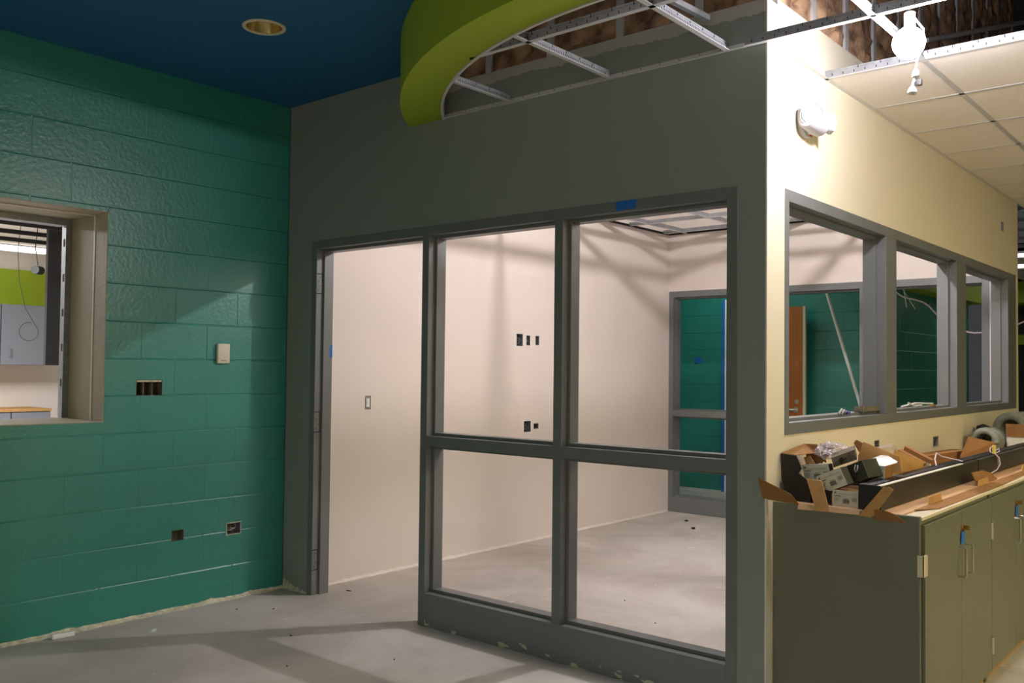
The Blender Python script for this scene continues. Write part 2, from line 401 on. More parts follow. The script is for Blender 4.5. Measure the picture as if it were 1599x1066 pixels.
# inner skin of front and corridor wall (cream room side)
sk = wall_panel(lambda u, d, z: (u, WT+.004-d, z), .152, 3.158, 0, 3.3, .003, [(.27, 1.26, -1, 2.165), (1.26, 3.11, -1, 2.165)])
struct(sk.build('wall_inner_front', 'inner'))
sk = wall_panel(lambda u, d, z: (3.264-WT-.004+d, u, z), WT+.006, 4.498, 0, 3.3, .003, [bholes[0]])
struct(sk.build('wall_inner_right', 'inner'))
# residue line at inner left wall foot
rs = MB(); pts = []
for i in range(121):
    y = .12 + 4.35*i/120; pts.append((y, .016+.012*random.random(), .008+.012*random.random()))
for (y0, w0, h0), (y1, w1, h1) in zip(pts, pts[1:]):
    rs.add([(.15+w0,y0,.0005),(.151,y0,h0),(.15+w1,y1,.0005),(.151,y1,h1)], [(0,2,3,1)])
struct(rs.build('baseboard_inner', 'inner'), 'rough white plaster line along the foot of the inner wall')

# ---- storefront frames
FD = .115    # frame depth
def member(mp, name, a, b, c, e, parent, sides='', mats='frame', d0=-.004, stop=.016):
    """frame bar from u a..b, z c..e; sides = which edges carry a raised stop: L R T B"""
    mb = MB()
    def bx(u0, u1, z0, z1, da, db):
        p = [mp(u, d, z) for (u, d, z) in ((u0,da,z0),(u1,da,z0),(u1,db,z0),(u0,db,z0),(u0,da,z1),(u1,da,z1),(u1,db,z1),(u0,db,z1))]
        mb.add(p, [(0,3,2,1),(4,5,6,7),(0,1,5,4),(1,2,6,5),(2,3,7,6),(3,0,4,7)])
    bx(a, b, c, e, d0, FD)
    o = mb.build(name, mats, parent, bevel=.0018)
    return o
def stops(mp, a, b, c, e, parent, t=.016, bottom=True, mats='frame'):
    """glazing stop lining one opening a..b, c..e"""
    mb = MB()
    def bx(u0, u1, z0, z1):
        da, db = .046, FD-.0
        p = [mp(u, d, z) for (u, d, z) in ((u0,da,z0),(u1,da,z0),(u1,db,z0),(u0,db,z0),(u0,da,z1),(u1,da,z1),(u1,db,z1),(u0,db,z1))]
        mb.add(p, [(0,3,2,1),(4,5,6,7),(0,1,5,4),(1,2,6,5),(2,3,7,6),(3,0,4,7)])
    bx(a, a+t, c, e); bx(b-t, b, c, e); bx(a+t, b-t, e-t, e)
    if bottom: bx(a+t, b-t, c, c+t)
    return mb.build('glazing_stop', mats, parent, bevel=.0012)

# front storefront: door opening + 2x2 lights
D1 = struct(empty('door_1', (.25, 0, 0)), 'doorless grey steel door frame beside the green wall')
member(fmp, 'door_jamb', .25, .30, 0, 2.19, D1)
member(fmp, 'door_head', .30, 1.24, 2.14, 2.19, D1)
stops(fmp, .30, 1.24, 0, 2.14, D1, bottom=False)
for z in (.215+.0, 1.065, 1.925):
    h = MB(); h.box((.2995, -.003, z-.064), (.3008, .040, z+.064), 1); h.box((.3008, .0, z-.058), (.3025, .034, z+.058)); 
    h.cyl((.304, -.007, z-.058), (.304, -.007, z+.058), .006, n=12)
    for dz in (-.04, -.015, .015, .04): h.cyl((.302, .01+(.012 if dz in (-.015, .04) else 0), z+dz), (.3035, .01+(.012 if dz in (-.015, .04) else 0), z+dz), .0035, n=8, mi=1)
    h.build('hinge', ['frame', 'slot'], D1)
W1 = struct(empty('window_2', (2.2, 0, 0)), 'grey steel interior window frame of four open lights in the grey wall')
member(fmp, 'jamb', 1.24, 1.29, 0, 2.19, W1)
member(fmp, 'jamb', 3.085, 3.135, 0, 2.19, W1)
member(fmp, 'mullion', 2.165, 2.215, .18, 2.14, W1)
member(fmp, 'head', 1.29, 3.085, 2.14, 2.19, W1)
member(fmp, 'rail', 1.29, 2.165, .98, 1.035, W1); member(fmp, 'rail', 2.215, 3.085, .98, 1.035, W1)
member(fmp, 'bottom_rail', 1.29, 3.085, 0, .18, W1, mats='chip')
for (a, b) in ((1.29, 2.165), (2.215, 3.085)):
    stops(fmp, a, b, .18, .98, W1); stops(fmp, a, b, 1.035, 2.14, W1)
# corridor ribbon window of three lights
W2 = struct(empty('window_3', (3.264, 2.3, 1.14)), 'grey steel ribbon window frame of three open lights in the cream wall')
member(bmp, 'jamb', .175, .215, 1.14, 2.192, W2); member(bmp, 'jamb', 4.29, 4.555, 1.14, 2.192, W2)
member(bmp, 'mullion', 1.462, 1.635, 1.19, 2.14, W2); member(bmp, 'mullion', 2.845, 3.07, 1.19, 2.14, W2)
member(bmp, 'head', .215, 4.29, 2.14, 2.192, W2); member(bmp, 'sill', .215, 4.29, 1.14, 1.19, W2)
for (a, b) in ((.215, 1.462), (1.635, 2.845), (3.07, 4.29)): stops(bmp, a, b, 1.19, 2.14, W2, t=.014)
# rear storefront
W3 = struct(empty('window_4', (1.6, 4.5, 0)), 'grey steel window frame in the rear wall of the inner room')
member(kmp, 'jamb', .157, .207, 0, 2.2, W3); member(kmp, 'jamb', 3.037, 3.09, 0, 2.2, W3)
for x in (1.10, 2.06): member(kmp, 'mullion', x, x+.07, .15, 2.14, W3)
member(kmp, 'head', .207, 3.037, 2.14, 2.2, W3)
for (a, b) in ((.207, 1.10), (1.17, 2.06), (2.13, 3.037)):
    member(kmp, 'bottom_rail', a, b, 0, .15, W3); member(kmp, 'rail', a, b, .95, 1.01, W3) if a < 1 else None
    if a < 1: stops(kmp, a, b, .15, .95, W3); stops(kmp, a, b, 1.01, 2.14, W3)
    else: stops(kmp, a, b, .15, 2.14, W3)

# ---- blue ceiling with arc edge, lime bulkhead
CX, CY, RO, RI = 3.07, 1.371, 2.386, 2.178
def arc(r, n=60, ya=0.0):
    a0 = math.atan2(ya-CY, -math.sqrt(r*r-(ya-CY)**2)); a0 = a0 + 2*PI if a0 < 0 else a0
    return [(CX+r*math.cos(a0+(1.5*PI-a0)*i/n), CY+r*math.sin(a0+(1.5*PI-a0)*i/n)) for i in range(n+1)]
outer = arc(RO)
poly = [(0, 0)] + outer + [(6.9, CY-RO), (6.9, -8.1), (0, -8.1)]
DL = (1.07, -.94); DR = .088
hole = [(DL[0]+DR*math.cos(-2*PI*i/32), DL[1]+DR*math.sin(-2*PI*i/32)) for i in range(32)]
LP = (5.4, -6.0)
tris = tessellate_polygon([[Vector((x, y, 0)) for x, y in poly], [Vector((x, y, 0)) for x, y in hole]])
allp = poly + hole
bc = MB(); bc.add([(x, y, BZ) for x, y in allp], [tuple(t) for t in tris])
bc_o = bc.build('ceiling_blue', 'blue', recalc=False)
bm = bmesh.new(); bm.from_mesh(bc_o.data)
bmesh.ops.dissolve_limit(bm, angle_limit=.01, verts=bm.verts, edges=bm.edges)
ex = bmesh.ops.extrude_face_region(bm, geom=bm.faces[:])
for v in [g for g in ex['geom'] if isinstance(g, bmesh.types.BMVert)]: v.co.z += .02
bmesh.ops.recalc_face_normals(bm, faces=bm.faces); bm.to_mesh(bc_o.data); bm.free()
struct(bc_o)
bk = MB()
def sweep(mb, ra, rb, za, zb, mi=0, straight=True):
    A, B = arc(ra), arc(rb)
    if straight: A = A + [(6.9, CY-ra)]; B = B + [(6.9, CY-rb)]
    vs = []
    for (a, b) in zip(A, B): vs += [(a[0], a[1]-.001, za), (b[0], b[1]-.001, za), (b[0], b[1]-.001, zb), (a[0], a[1]-.001, zb)]
    fs = []
    for i in range(len(A)-1):
        for k in range(4): fs.append((4*i+k, 4*i+(k+1) % 4, 4*i+4+(k+1) % 4, 4*i+4+k))
    fs += [(0, 1, 2, 3), tuple(4*(len(A)-1)+k for k in (3, 2, 1, 0))]
    mb.add(vs, fs, mi)
sweep(bk, RO, RI, CZ, BZ-.001); 
tag(bk.build('curved_bulkhead', 'lime', smooth=True), 'curved lime green bulkhead under the blue ceiling, ending at the grey wall', 'bulkhead')
te = MB(); sweep(te, RI-.0005, RI-.014, CZ-.006, CZ+.33); 
tag(te.build('curved_ceiling_trim', 'lid', smooth=True), 'pale unpainted edge band following the inside curve of the lime bulkhead', 'trim')
# downlight
d = thing('downlight', (DL[0], DL[1], BZ), 'unlit recessed round downlight with satin reflector in the blue ceiling', 'light')
q = MB(); q.lathe((DL[0], DL[1], BZ), (0, 0, 1), [(-.001, .105), (-.006, .103), (-.007, .09), (-.002, .086), (.0, .0865), (-.0, .105)], 40); q.build('trim_ring', 'offwhite', d, smooth=True)
q = MB(); q.lathe((DL[0], DL[1], BZ), (0, 0, 1), [(-.004, .087), (.02, .083), (.06, .07), (.10, .05), (.115, .03), (.118, .001)], 40); q.build('reflector', 'cone', d, smooth=True)

# ================================================================ STUDS AND INSULATION above the walls
def stud(mp, u, z0, z1, label, grp):
    mb = MB()
    def bx(u0, u1, d0, d1, mi=0):
        mb.add([mp(a, b, c) for (a, b, c) in ((u0,d0,z0),(u1,d0,z0),(u1,d1,z0),(u0,d1,z0),(u0,d0,z1),(u1,d0,z1),(u1,d1,z1),(u0,d1,z1))], [(0,3,2,1),(4,5,6,7),(0,1,5,4),(1,2,6,5),(2,3,7,6),(3,0,4,7)], mi)
    bx(u-.02, u+.02, .012, .014); bx(u-.02, u-.018, .014, .088); bx(u-.02, u+.02, .086, .088); bx(u+.018, u+.02, .014, .026)
    return tag(mb.build('metal_stud', 'tee'), label, 'stud', grp)
def batt(mp, ua, ub, z0, z1, seed, label, grp):
    n, m = max(4, int((ub-ua)/.022)), max(6, int((z1-z0)/.03)); mb = MB(); vs = []; fs = []
    for j in range(m+1):
        for i in range(n+1):
            u = ua+(ub-ua)*i/n; z = z0+(z1-z0)*j/m
            e = min(1, 5*min(i/n, 1-i/n)+.0)
            k = noise.fractal(Vector((u*9+seed, z*9, seed)), .8, 2.1, 4)*.034 + noise.noise(Vector((u*26, z*24, seed)))*.010
            d = .026 - .022*e - k*e*1.3
            vs.append(mp(u, max(.0005, d), z))
    for j in range(m):
        for i in range(n):
            a = j*(n+1)+i; fs.append((a, a+1, a+n+2, a+n+1))
    o = len(vs)
    vs += [mp(ua, .085, z0), mp(ub, .085, z0), mp(ub, .085, z1), mp(ua, .085, z1)]
    mb.add(vs, fs + [(o, o+3, o+2, o+1), tuple([*range(0, n+1)][::-1]) + (o, o+1), tuple(range(m*(n+1), (m+1)*(n+1))) + (o+2, o+3)])
    return tag(mb.build('insulation_batt', 'insul', smooth=True, recalc=True), label, 'insulation', grp)
us = [1.29, 1.70, 2.11, 2.525, 2.94, 3.235]
for i, u in enumerate(us):
    stud(fmp, u, 2.962, 3.9, 'bare steel stud above the grey wall, %s from the lime bulkhead' % ORD[i], 'steel studs above the grey wall')
ub = [.88]+us
for i in range(1, len(ub)):
    batt(fmp, ub[i-1]+.021, ub[i]-.021, 2.962, 3.9, i*3.1, 'brown insulation batt above the grey wall, %s from the lime bulkhead' % ORD[i-1], 'insulation batts above the grey wall')
us = [.125+.405*i for i in range(13)]
us = [u for u in us if u < 4.63]
for i, u in enumerate(us):
    stud(bmp, u, 2.987, 4.38, 'bare steel stud above the cream wall, %s from the wall corner' % ORD[i], 'steel studs above the cream wall')
for i in range(len(us)-1):
    batt(bmp, us[i]+.021, us[i+1]-.021, 2.987, 4.38, 40+i*2.7, 'brown insulation batt above the cream wall, %s from the wall corner' % ORD[i], 'insulation batts above the cream wall')
# drywall returns behind the batts so daylight does not pass between the studs
for (a, b) in (((0, .089, 2.962), (3.16, .099, 4.39)), ((3.163, .10, 2.987), (3.175, 4.65, 4.39))):
    pass
f = MB(); f.box((.0, .0905, 3.0), (3.165, .0985, 4.39)); struct(f.build('wall_front_upper', 'lid'))
f = MB(); f.box((3.1655, .0905, 3.0), (3.1735, 4.648, 4.39)); struct(f.build('wall_corridor_upper', 'lid'))

# ================================================================ CEILING GRID
def tee(axis, c, a, b, label, grp, z=CZ, h=.036, slots=True, mat_='tee'):
    """inverted T along axis ('x' or 'y') at cross position c, from a to b"""
    mb = MB()
    mpp = (lambda u, w, zz: (u, c+w, zz)) if axis == 'x' else (lambda u, w, zz: (c+w, u, zz))
    def bx(u0, u1, w0, w1, z0, z1, mi=0):
        mb.add([mpp(p, q, r) for (p, q, r) in ((u0,w0,z0),(u1,w0,z0),(u1,w1,z0),(u0,w1,z0),(u0,w0,z1),(u1,w0,z1),(u1,w1,z1),(u0,w1,z1))], [(0,3,2,1),(4,5,6,7),(0,1,5,4),(1,2,6,5),(2,3,7,6),(3,0,4,7)], mi)
    bx(a, b, -.012, .012, z, z+.002, 0); bx(a, b, -.001, .001, z+.002, z+h-.008, 1); bx(a, b, -.0035, .0035, z+h-.008, z+h, 1)
    if slots:
        u = a+.03
        while u < b-.03:
            bx(u, u+.004, -.0014, .0014, z+.012, z+.022, 2); u += .0125 if axis == 'y' else .05
        u = a+.15
        while u < b-.1: bx(u, u+.003, -.004, .004, z+h-.012, z+h+.0006, 2); u += .10
    return tag(mb.build('ceiling_tee', [mat_, 'galv', 'slot']), label, 'ceiling tee', grp)
G1 = 'open grid tees beside the lime bulkhead'
def yin(x, r=RI-.016): return CY-math.sqrt(max(0, r*r-(x-CX)**2)) if x < CX else CY-r
tee('y', 1.88, yin(1.88)+.003, -.014, 'short slotted cross tee nearest the lime bulkhead tip', G1)
tee('y', 2.49, yin(2.49)+.003, -.014, 'middle slotted cross tee running from bulkhead to grey wall', G1)
tee('y', 3.09, yin(3.09)+.003, -.014, 'slotted cross tee meeting the grey wall near its right corner', G1)
tee('y', 3.70, yin(3.7)+.003, .606, 'bright cross tee running up to the bare bulb', G1)
tee('x', -.62, 2.16, 6.88, 'long main tee running from the curved bulkhead past the cross tees', G1, h=.04)
tee('x', -.016, 3.17, 6.88, 'main tee starting at the wall corner and passing behind the bulb', G1, h=.04)
tee('x', .62, 3.267, 6.88, 'main tee along the front edge of the fitted ceiling tiles', G1, h=.04)
an = MB(); an.box((1.39, -.018, CZ), (3.17, -.0005, CZ+.002)); an.box((1.39, -.0025, CZ+.002), (3.17, -.0005, CZ+.022))
for i in range(17): an.box((1.45+i*.1, -.0032, CZ+.012), (1.453+i*.1, -.002, CZ+.020), 1)
tag(an.build('wall_angle', ['tee', 'slot']), 'pale ceiling wall angle along the top of the grey wall', 'wall angle')
an = MB(); an.box((3.2645, .03, CZ), (3.284, 4.64, CZ+.002)); an.box((3.2645, .03, CZ+.002), (3.2665, 4.64, CZ+.02))
tag(an.build('wall_angle', 'tee'), 'cream ceiling wall angle along the cream wall beside the tiles', 'wall angle')
rows = [.62+.623*i for i in range(0, 13)]
G2 = 'tees between the fitted ceiling tiles'
for i, y in enumerate(rows[1:], 0):
    tee('x', y, 3.286 if y < 4.64 else 2.2, 5.55, 'cross tee between fitted ceiling tiles, %s behind the open grid edge' % ORD[i], G2, slots=False)
for x, w in ((3.70, 'nearest the cream wall'), (4.31, 'second out from the cream wall'), (4.92, 'third out from the cream wall'), (5.53, 'outermost from the cream wall')):
    tee('y', x, .634, 8.5, 'long main tee under the fitted ceiling tiles, ' + w, G2, slots=False)
cols = [(3.267, 3.699, 'wall-side'), (3.701, 4.309, 'second-column'), (4.311, 4.919, 'third-column'), (4.921, 5.529, 'outer-column')]
for ci, (a, b, w) in enumerate(cols):
    for i in range(len(rows)-1):
        t = MB(); t.box((a+.002, rows[i]+.003, CZ+.003), (b-.002, rows[i+1]-.003, CZ+.018))
        tag(t.build('ceiling_tile', 'tile'), '%s white ceiling tile, %s row behind the open grid' % (w, ORD[i]), 'ceiling tile', 'fitted ceiling tiles')
f = MB(); f.box((5.54, .62, CZ+.004), (6.9, 14, CZ+.02)); struct(f.build('ceiling_corridor', 'tile'))
f = MB(); f.box((2.0, 8.11, CZ+.004), (5.535, 13.9, CZ+.02)); struct(f.build('ceiling_far', 'tile'))
# inner room grid
G3 = 'open grid tees inside the inner room'
for i, x in enumerate([.36, .98, 1.60, 2.22, 2.84]):
    tee('y', x, .12, 4.49, 'inner room main tee, %s from the white wall' % ORD[i], G3, slots=False, h=.04)
for i, y in enumerate([.66, 1.28, 1.90, 2.52, 3.14, 3.76, 4.38]):
    tee('x', y, .155, 3.15, 'inner room cross tee, %s from the grey wall' % ORD[i], G3, slots=False)
an = MB(); an.box((.151, .12, CZ), (.171, 4.48, CZ+.002)); an.box((.151, .12, CZ), (.153, 4.48, CZ+.022)); an.box((.151, 4.479, CZ), (3.15, 4.499, CZ+.002)); an.box((.151, 4.497, CZ), (3.15, 4.499, CZ+.022))
tag(an.build('wall_angle', 'slot'), 'dark wall angle around the inner room ceiling', 'wall angle')
f = MB(); f.tube([(2.92, -.95, 2.93), (2.955, -.62, 2.93), (3.0, -.02, 2.93)], .017, 4)
tag(f.build('ceiling_channel', 'galv'), 'grey steel channel above the tees beside the lime bulkhead', 'channel')
f = MB(); f.cyl((2.02, 2.6, 3.55), (4.2, 5.6, 4.30), .02, n=10)
f = MB(); f.cyl((3.35, 1.9, 3.30), (3.50, 4.9, 4.32), .016, n=10)
tag(f.build('conduit', 'tee'), 'pale diagonal conduit above the ceiling tiles', 'conduit')

# ================================================================ THE BARE BULB (temporary string light)
BX, BY, BZB = 3.815, .032, 2.655
t = thing('string_light', (BX, BY, BZB), 'glowing bare bulb hanging on a white cord by the wall corner', 'light')
q = MB(); q.lathe((BX, BY, BZB), (0, 0, 1), [(-.062, .001), (-.058, .02), (-.045, .041), (-.022, .055), (0, .060), (.022, .055), (.042, .040), (.056, .022), (.062, .001)], 24)
q.build('bulb', 'bulb', t, smooth=True)
q = MB(); q.lathe((BX+.004, BY, BZB+.062), (0, 0, 1), [(0, .001), (0, .02), (.05, .02), (.06, .008), (.062, .001)], 16); q.build('lamp_holder', 'white', t, smooth=True)
q = MB(); q.tube([(BX+.004, BY, BZB+.12), (BX+.01, BY+.002, 2.80), (BX+.012, BY, 3.4), (BX+.02, BY, 4.39)], .004); 
q.tube([(BX+.012, BY, 2.76), (BX+.05, BY+.01, 2.70), (BX+.05, BY+.01, 2.64), (3.845, .03, 2.58), (3.841, .03, 2.54)], .004)
q.build('cord', 'white', t)
q = MB(); q.lathe((3.841, .03, 2.548), (0, 0, -1), [(0, .001), (0, .006), (.012, .012), (.02, .012), (.022, .0145), (.028, .0145), (.03, .011), (.05, .011), (.052, .001)], 16)
q.box((3.845, .02, 2.505), (3.862, .04, 2.485), 1)
q.cyl((3.836, .03, 2.50), (3.832, .03, 2.475), .009, n=12)
q.lathe((3.830, .028, 2.478), (0, -.25, -1), [(0, .001), (0, .012), (.012, .017), (.022, .017), (.022, .008), (.010, .006), (.010, .001)], 16)
q.build('spare_socket', ['white', 'galv'], t, smooth=True)

# ================================================================ WALL DEVICES
# emergency light on the cream wall
e = thing('emergency_light', (3.264, .41, 2.52), 'white twin-head emergency light on the cream wall below the ceiling', 'emergency light')
q = MB(); q.lathe((3.2645, .372, 2.522), (1, 0, 0), [(0, .076), (.014, .078), (.022, .074), (.028, .06), (.03, .001)], 40); q.build('base', 'fixwhite', e, smooth=True)
q = MB(); q.lathe((3.318, .30, 2.510), Vector((0, 1, -.12)), [(-.02, .001), (-.02, .040), (.0, .047), (.09, .047), (.125, .040), (.14, .02), (.142, .001)], 30)
q.cyl((3.285, .36, 2.50), (3.31, .36, 2.505), .045, n=24); q.build('body', 'fixwhite', e, smooth=True)
q = MB(); hd = Vector((.38, -.92, .02)).normalized(); c = Vector((3.325, .315, 2.523))
q.lathe(c, hd, [(-.04, .001), (-.04, .036), (-.015, .046), (.02, .050), (.03, .050), (.032, .046), (.026, .044)], 30); q.build('lamp_head', 'fixwhite', e, smooth=True)
q = MB(); q.lathe(c, hd, [(.027, .044), (.034, .040), (.038, .02), (.039, .001)], 30)
u = hd.orthogonal().normalized(); w = hd.cross(u)
for i in range(7):
    a = 2*PI*i/6; k = 0 if i == 6 else .026; q.cyl(c+hd*.036+(u*math.cos(a)+w*math.sin(a))*k, c+hd*.041+(u*math.cos(a)+w*math.sin(a))*k, .010, .004, n=10)
q.build('lens', 'lens', e, smooth=True)
q = MB(); hd = Vector((.62, .78, .05)).normalized(); c = Vector((3.330, .425, 2.512))
q.lathe(c, hd, [(-.03, .001), (-.03, .030), (.0, .038), (.030, .044), (.040, .045), (.041, .001)], 30)
u = hd.orthogonal().normalized(); w = hd.cross(u)
for i in range(8):
    a = 2*PI*i/8; q.cyl(c+hd*.028+(u*math.cos(a)+w*math.sin(a))*.043, c+hd*.043+(u*math.cos(a)+w*math.sin(a))*.043, .005, n=8)
q.build('lamp_head', 'fixwhite', e, smooth=True)
q = MB(); q.box((3.29, .375, 2.452), (3.296, .395, 2.459)); q.build('indicator', 'redp', e)

def outlet(mp, ua, ub, za, zb, label, name='outlet_box', depth=.05, inner='slot', rim='galv', wires=True, cat='outlet box', proud=.001, grp=None):
    b = thing(name, mp((ua+ub)/2, 0, za), label, cat, grp)
    mb = MB(); t_ = .0015
    def bx(m, u0, u1, d0, d1, z0, z1, mi=0):
        m.add([mp(p, q_, r) for (p, q_, r) in ((u0,d0,z0),(u1,d0,z0),(u1,d1,z0),(u0,d1,z0),(u0,d0,z1),(u1,d0,z1),(u1,d1,z1),(u0,d1,z1))], [(0,3,2,1),(4,5,6,7),(0,1,5,4),(1,2,6,5),(2,3,7,6),(3,0,4,7)], mi)
    g = .0008
    a, c, e_, h = ua+g, ub-g, za+g, zb-g
    bx(mb, a, a+t_, proud-.002, depth, e_, h); bx(mb, c-t_, c, proud-.002, depth, e_, h)
    bx(mb, a+t_, c-t_, proud-.002, depth, e_, e_+t_); bx(mb, a+t_, c-t_, proud-.002, depth, h-t_, h)
    bx(mb, a+t_, c-t_, depth-.002, depth, e_+t_, h-t_, 1)
    mb.build('box', [rim, inner], b)
    if wires:
        w = MB(); cu, cz = (ua+ub)/2, (za+zb)/2; su, sz = (ub-ua), (zb-za)
        for k in range(3):
            pts = [mp(cu+su*random.uniform(-.3, .3), depth-.004 if i in (0, 5) else random.uniform(.006, depth*.7), cz+sz*(-.34+.68*i/5)) for i in range(6)]
            w.tube(pts, .0016, 5, mi=k % 3)
        w.build('wires', ['cord', 'black', 'steel'], b)
    return b
def rimpatch(mp, ua, ub, za, zb, parent, m_='white', w=.006):
    mb = MB()
    for (a, b, c, e_) in ((ua-w, ua, za-w, zb+w), (ub, ub+w, za-w, zb+w), (ua, ub, zb, zb+w), (ua, ub, za-w, za)):
        p = [mp(u, d, z) for (u, d, z) in ((a,-.0012,c),(b,-.0012,c),(b,.0005,c),(a,.0005,c),(a,-.0012,e_),(b,-.0012,e_),(b,.0005,e_),(a,.0005,e_))]
        mb.add(p, [(0,3,2,1),(4,5,6,7),(0,1,5,4),(1,2,6,5),(2,3,7,6),(3,0,4,7)])
    return mb.build('rim', m_, parent)
# green wall
b = outlet(gmp, *ghole[1], 'three-gang hole cut in the green block wall below the window side', inner='raw', rim='raw', depth=.075, wires=False, name='wall_cutout', cat='wall cutout')
mb = MB()
for u in (-.952, -.900): mb.box((-.07, u-.0025, 1.237), (-.012, u+.0025, 1.322))
mb.box((-.05, -.998, 1.312), (-.004, -.847, 1.324), 1); mb.build('dividers', ['raw', 'grout'], b)
b = outlet(gmp, *ghole[2], 'small rough unpainted cutout low in the green wall, left of the pair', inner='raw', rim='raw', depth=.05, wires=False, name='wall_cutout', cat='wall cutout')
b = outlet(gmp, *ghole[3], 'small outlet box low in the green wall, nearest the corner', inner='raw', rim='galv', depth=.055)
rimpatch(gmp, *ghole[3], b, 'grout', .004)
th = thing('wall_sensor', (0, -.466, 1.42), 'cream rounded wall sensor mounted on the green block wall', 'sensor')
q = MB(); q.box((.0008, -.508, 1.421), (.024, -.426, 1.540)); q.build('cover', 'offwhite', th, bevel=.006, smooth=True)
q = MB()
for i, w in enumerate((.006, .003, .005, .004)): q.box((.0238, -.482+i*.0085, 1.437), (.0246, -.482+i*.0085+w, 1.4415))
q.build('printing', 'ink', th)
# inner wall
LB = ['square outlet box with wires on the white wall, leftmost of three high ones', 'narrow switch box, middle of the three high ones on the white wall', 'narrow dark cutout, rightmost of the three high ones on the white wall',
      'wired outlet box low on the white wall, left of the low pair', 'small dark cutout low on the white wall, right of the low pair']
for h, l, wq, nm in zip(iholes[:5], LB, (1, 1, 0, 1, 0), ('outlet_box', 'outlet_box', 'wall_cutout', 'outlet_box', 'wall_cutout')):
    b = outlet(imp, *h, l, wires=bool(wq), name=nm, cat='outlet box' if nm == 'outlet_box' else 'wall cutout')
    if wq: rimpatch(imp, *h, b, 'white', .005)
b = thing('light_switch', (.15, .556, 1.12), 'light switch without cover plate on the white wall beyond the doorway', 'switch')
q = MB(); q.box((.1015, .531, 1.1235), (.146, .582, 1.2135)); q.build('box', 'galv', b)
q = MB(); q.box((.1465, .542, 1.14), (.153, .571, 1.197)); q.box((.152, .547, 1.155), (.156, .566, 1.185)); q.build('rocker', 'white', b, bevel=.001)
q = MB(); q.box((.1465, .5335, 1.128), (.149, .5795, 1.138)); q.build('mounting_ear', 'steel', b); q = MB(); q.box((.1465, .5335, 1.199), (.149, .5795, 1.209)); q.build('mounting_ear', 'steel', b)
# corridor wall
b = outlet(bmp, *bholes[1], 'open outlet box with a loop of wire on the cream wall above the cartons')
rimpatch(bmp, *bholes[1], b, 'offwhite', .005)
q = MB(); q.tube([(3.25, 1.33, 1.01), (3.29, 1.36, 1.03), (3.315, 1.42, 1.035), (3.31, 1.50, 1.01), (3.295, 1.50, .985), (3.285, 1.44, .975), (3.27, 1.40, .985)], .0028, 6)
q.tube([(3.25, 1.34, 1.00), (3.28, 1.37, 1.02), (3.305, 1.44, 1.022), (3.30, 1.48, 1.00), (3.285, 1.43, .965)], .0028, 6)
q.build('wire_loop', 'cord', b)
b = outlet(bmp, *bholes[2], 'small open outlet box on the cream wall behind the black fixtures'); rimpatch(bmp, *bholes[2], b, 'offwhite', .005)
b = outlet(bmp, *bholes[3], 'tall narrow dark slot in the cream wall beside the grey hoses', wires=False, name='wall_cutout', cat='wall cutout')
b = outlet(bmp, *bholes[4], 'small outlet box high on the cream wall near its far end', inner='offwhite', wires=False)

# blue tape
def tape(name, pts, t, label): 
    mb = MB(); mb.slab(pts, t); return tag(mb.build(name, 'tape'), label, 'tape')
tape('masking_tape', [(2.525, -.0046, 2.145), (2.63, -.0046, 2.148), (2.635, -.0046, 2.19), (2.522, -.0046, 2.188)], (0, -.0006, 0), 'patch of blue tape on the grey window head')
tape('masking_tape', [(.3165, .095, 1.465), (.3165, .1155, 1.465), (.3165, .1155, 1.545), (.3165, .105, 1.55), (.3165, .095, 1.53)], (.0006, 0, 0), 'small blue tape piece on the door frame jamb')

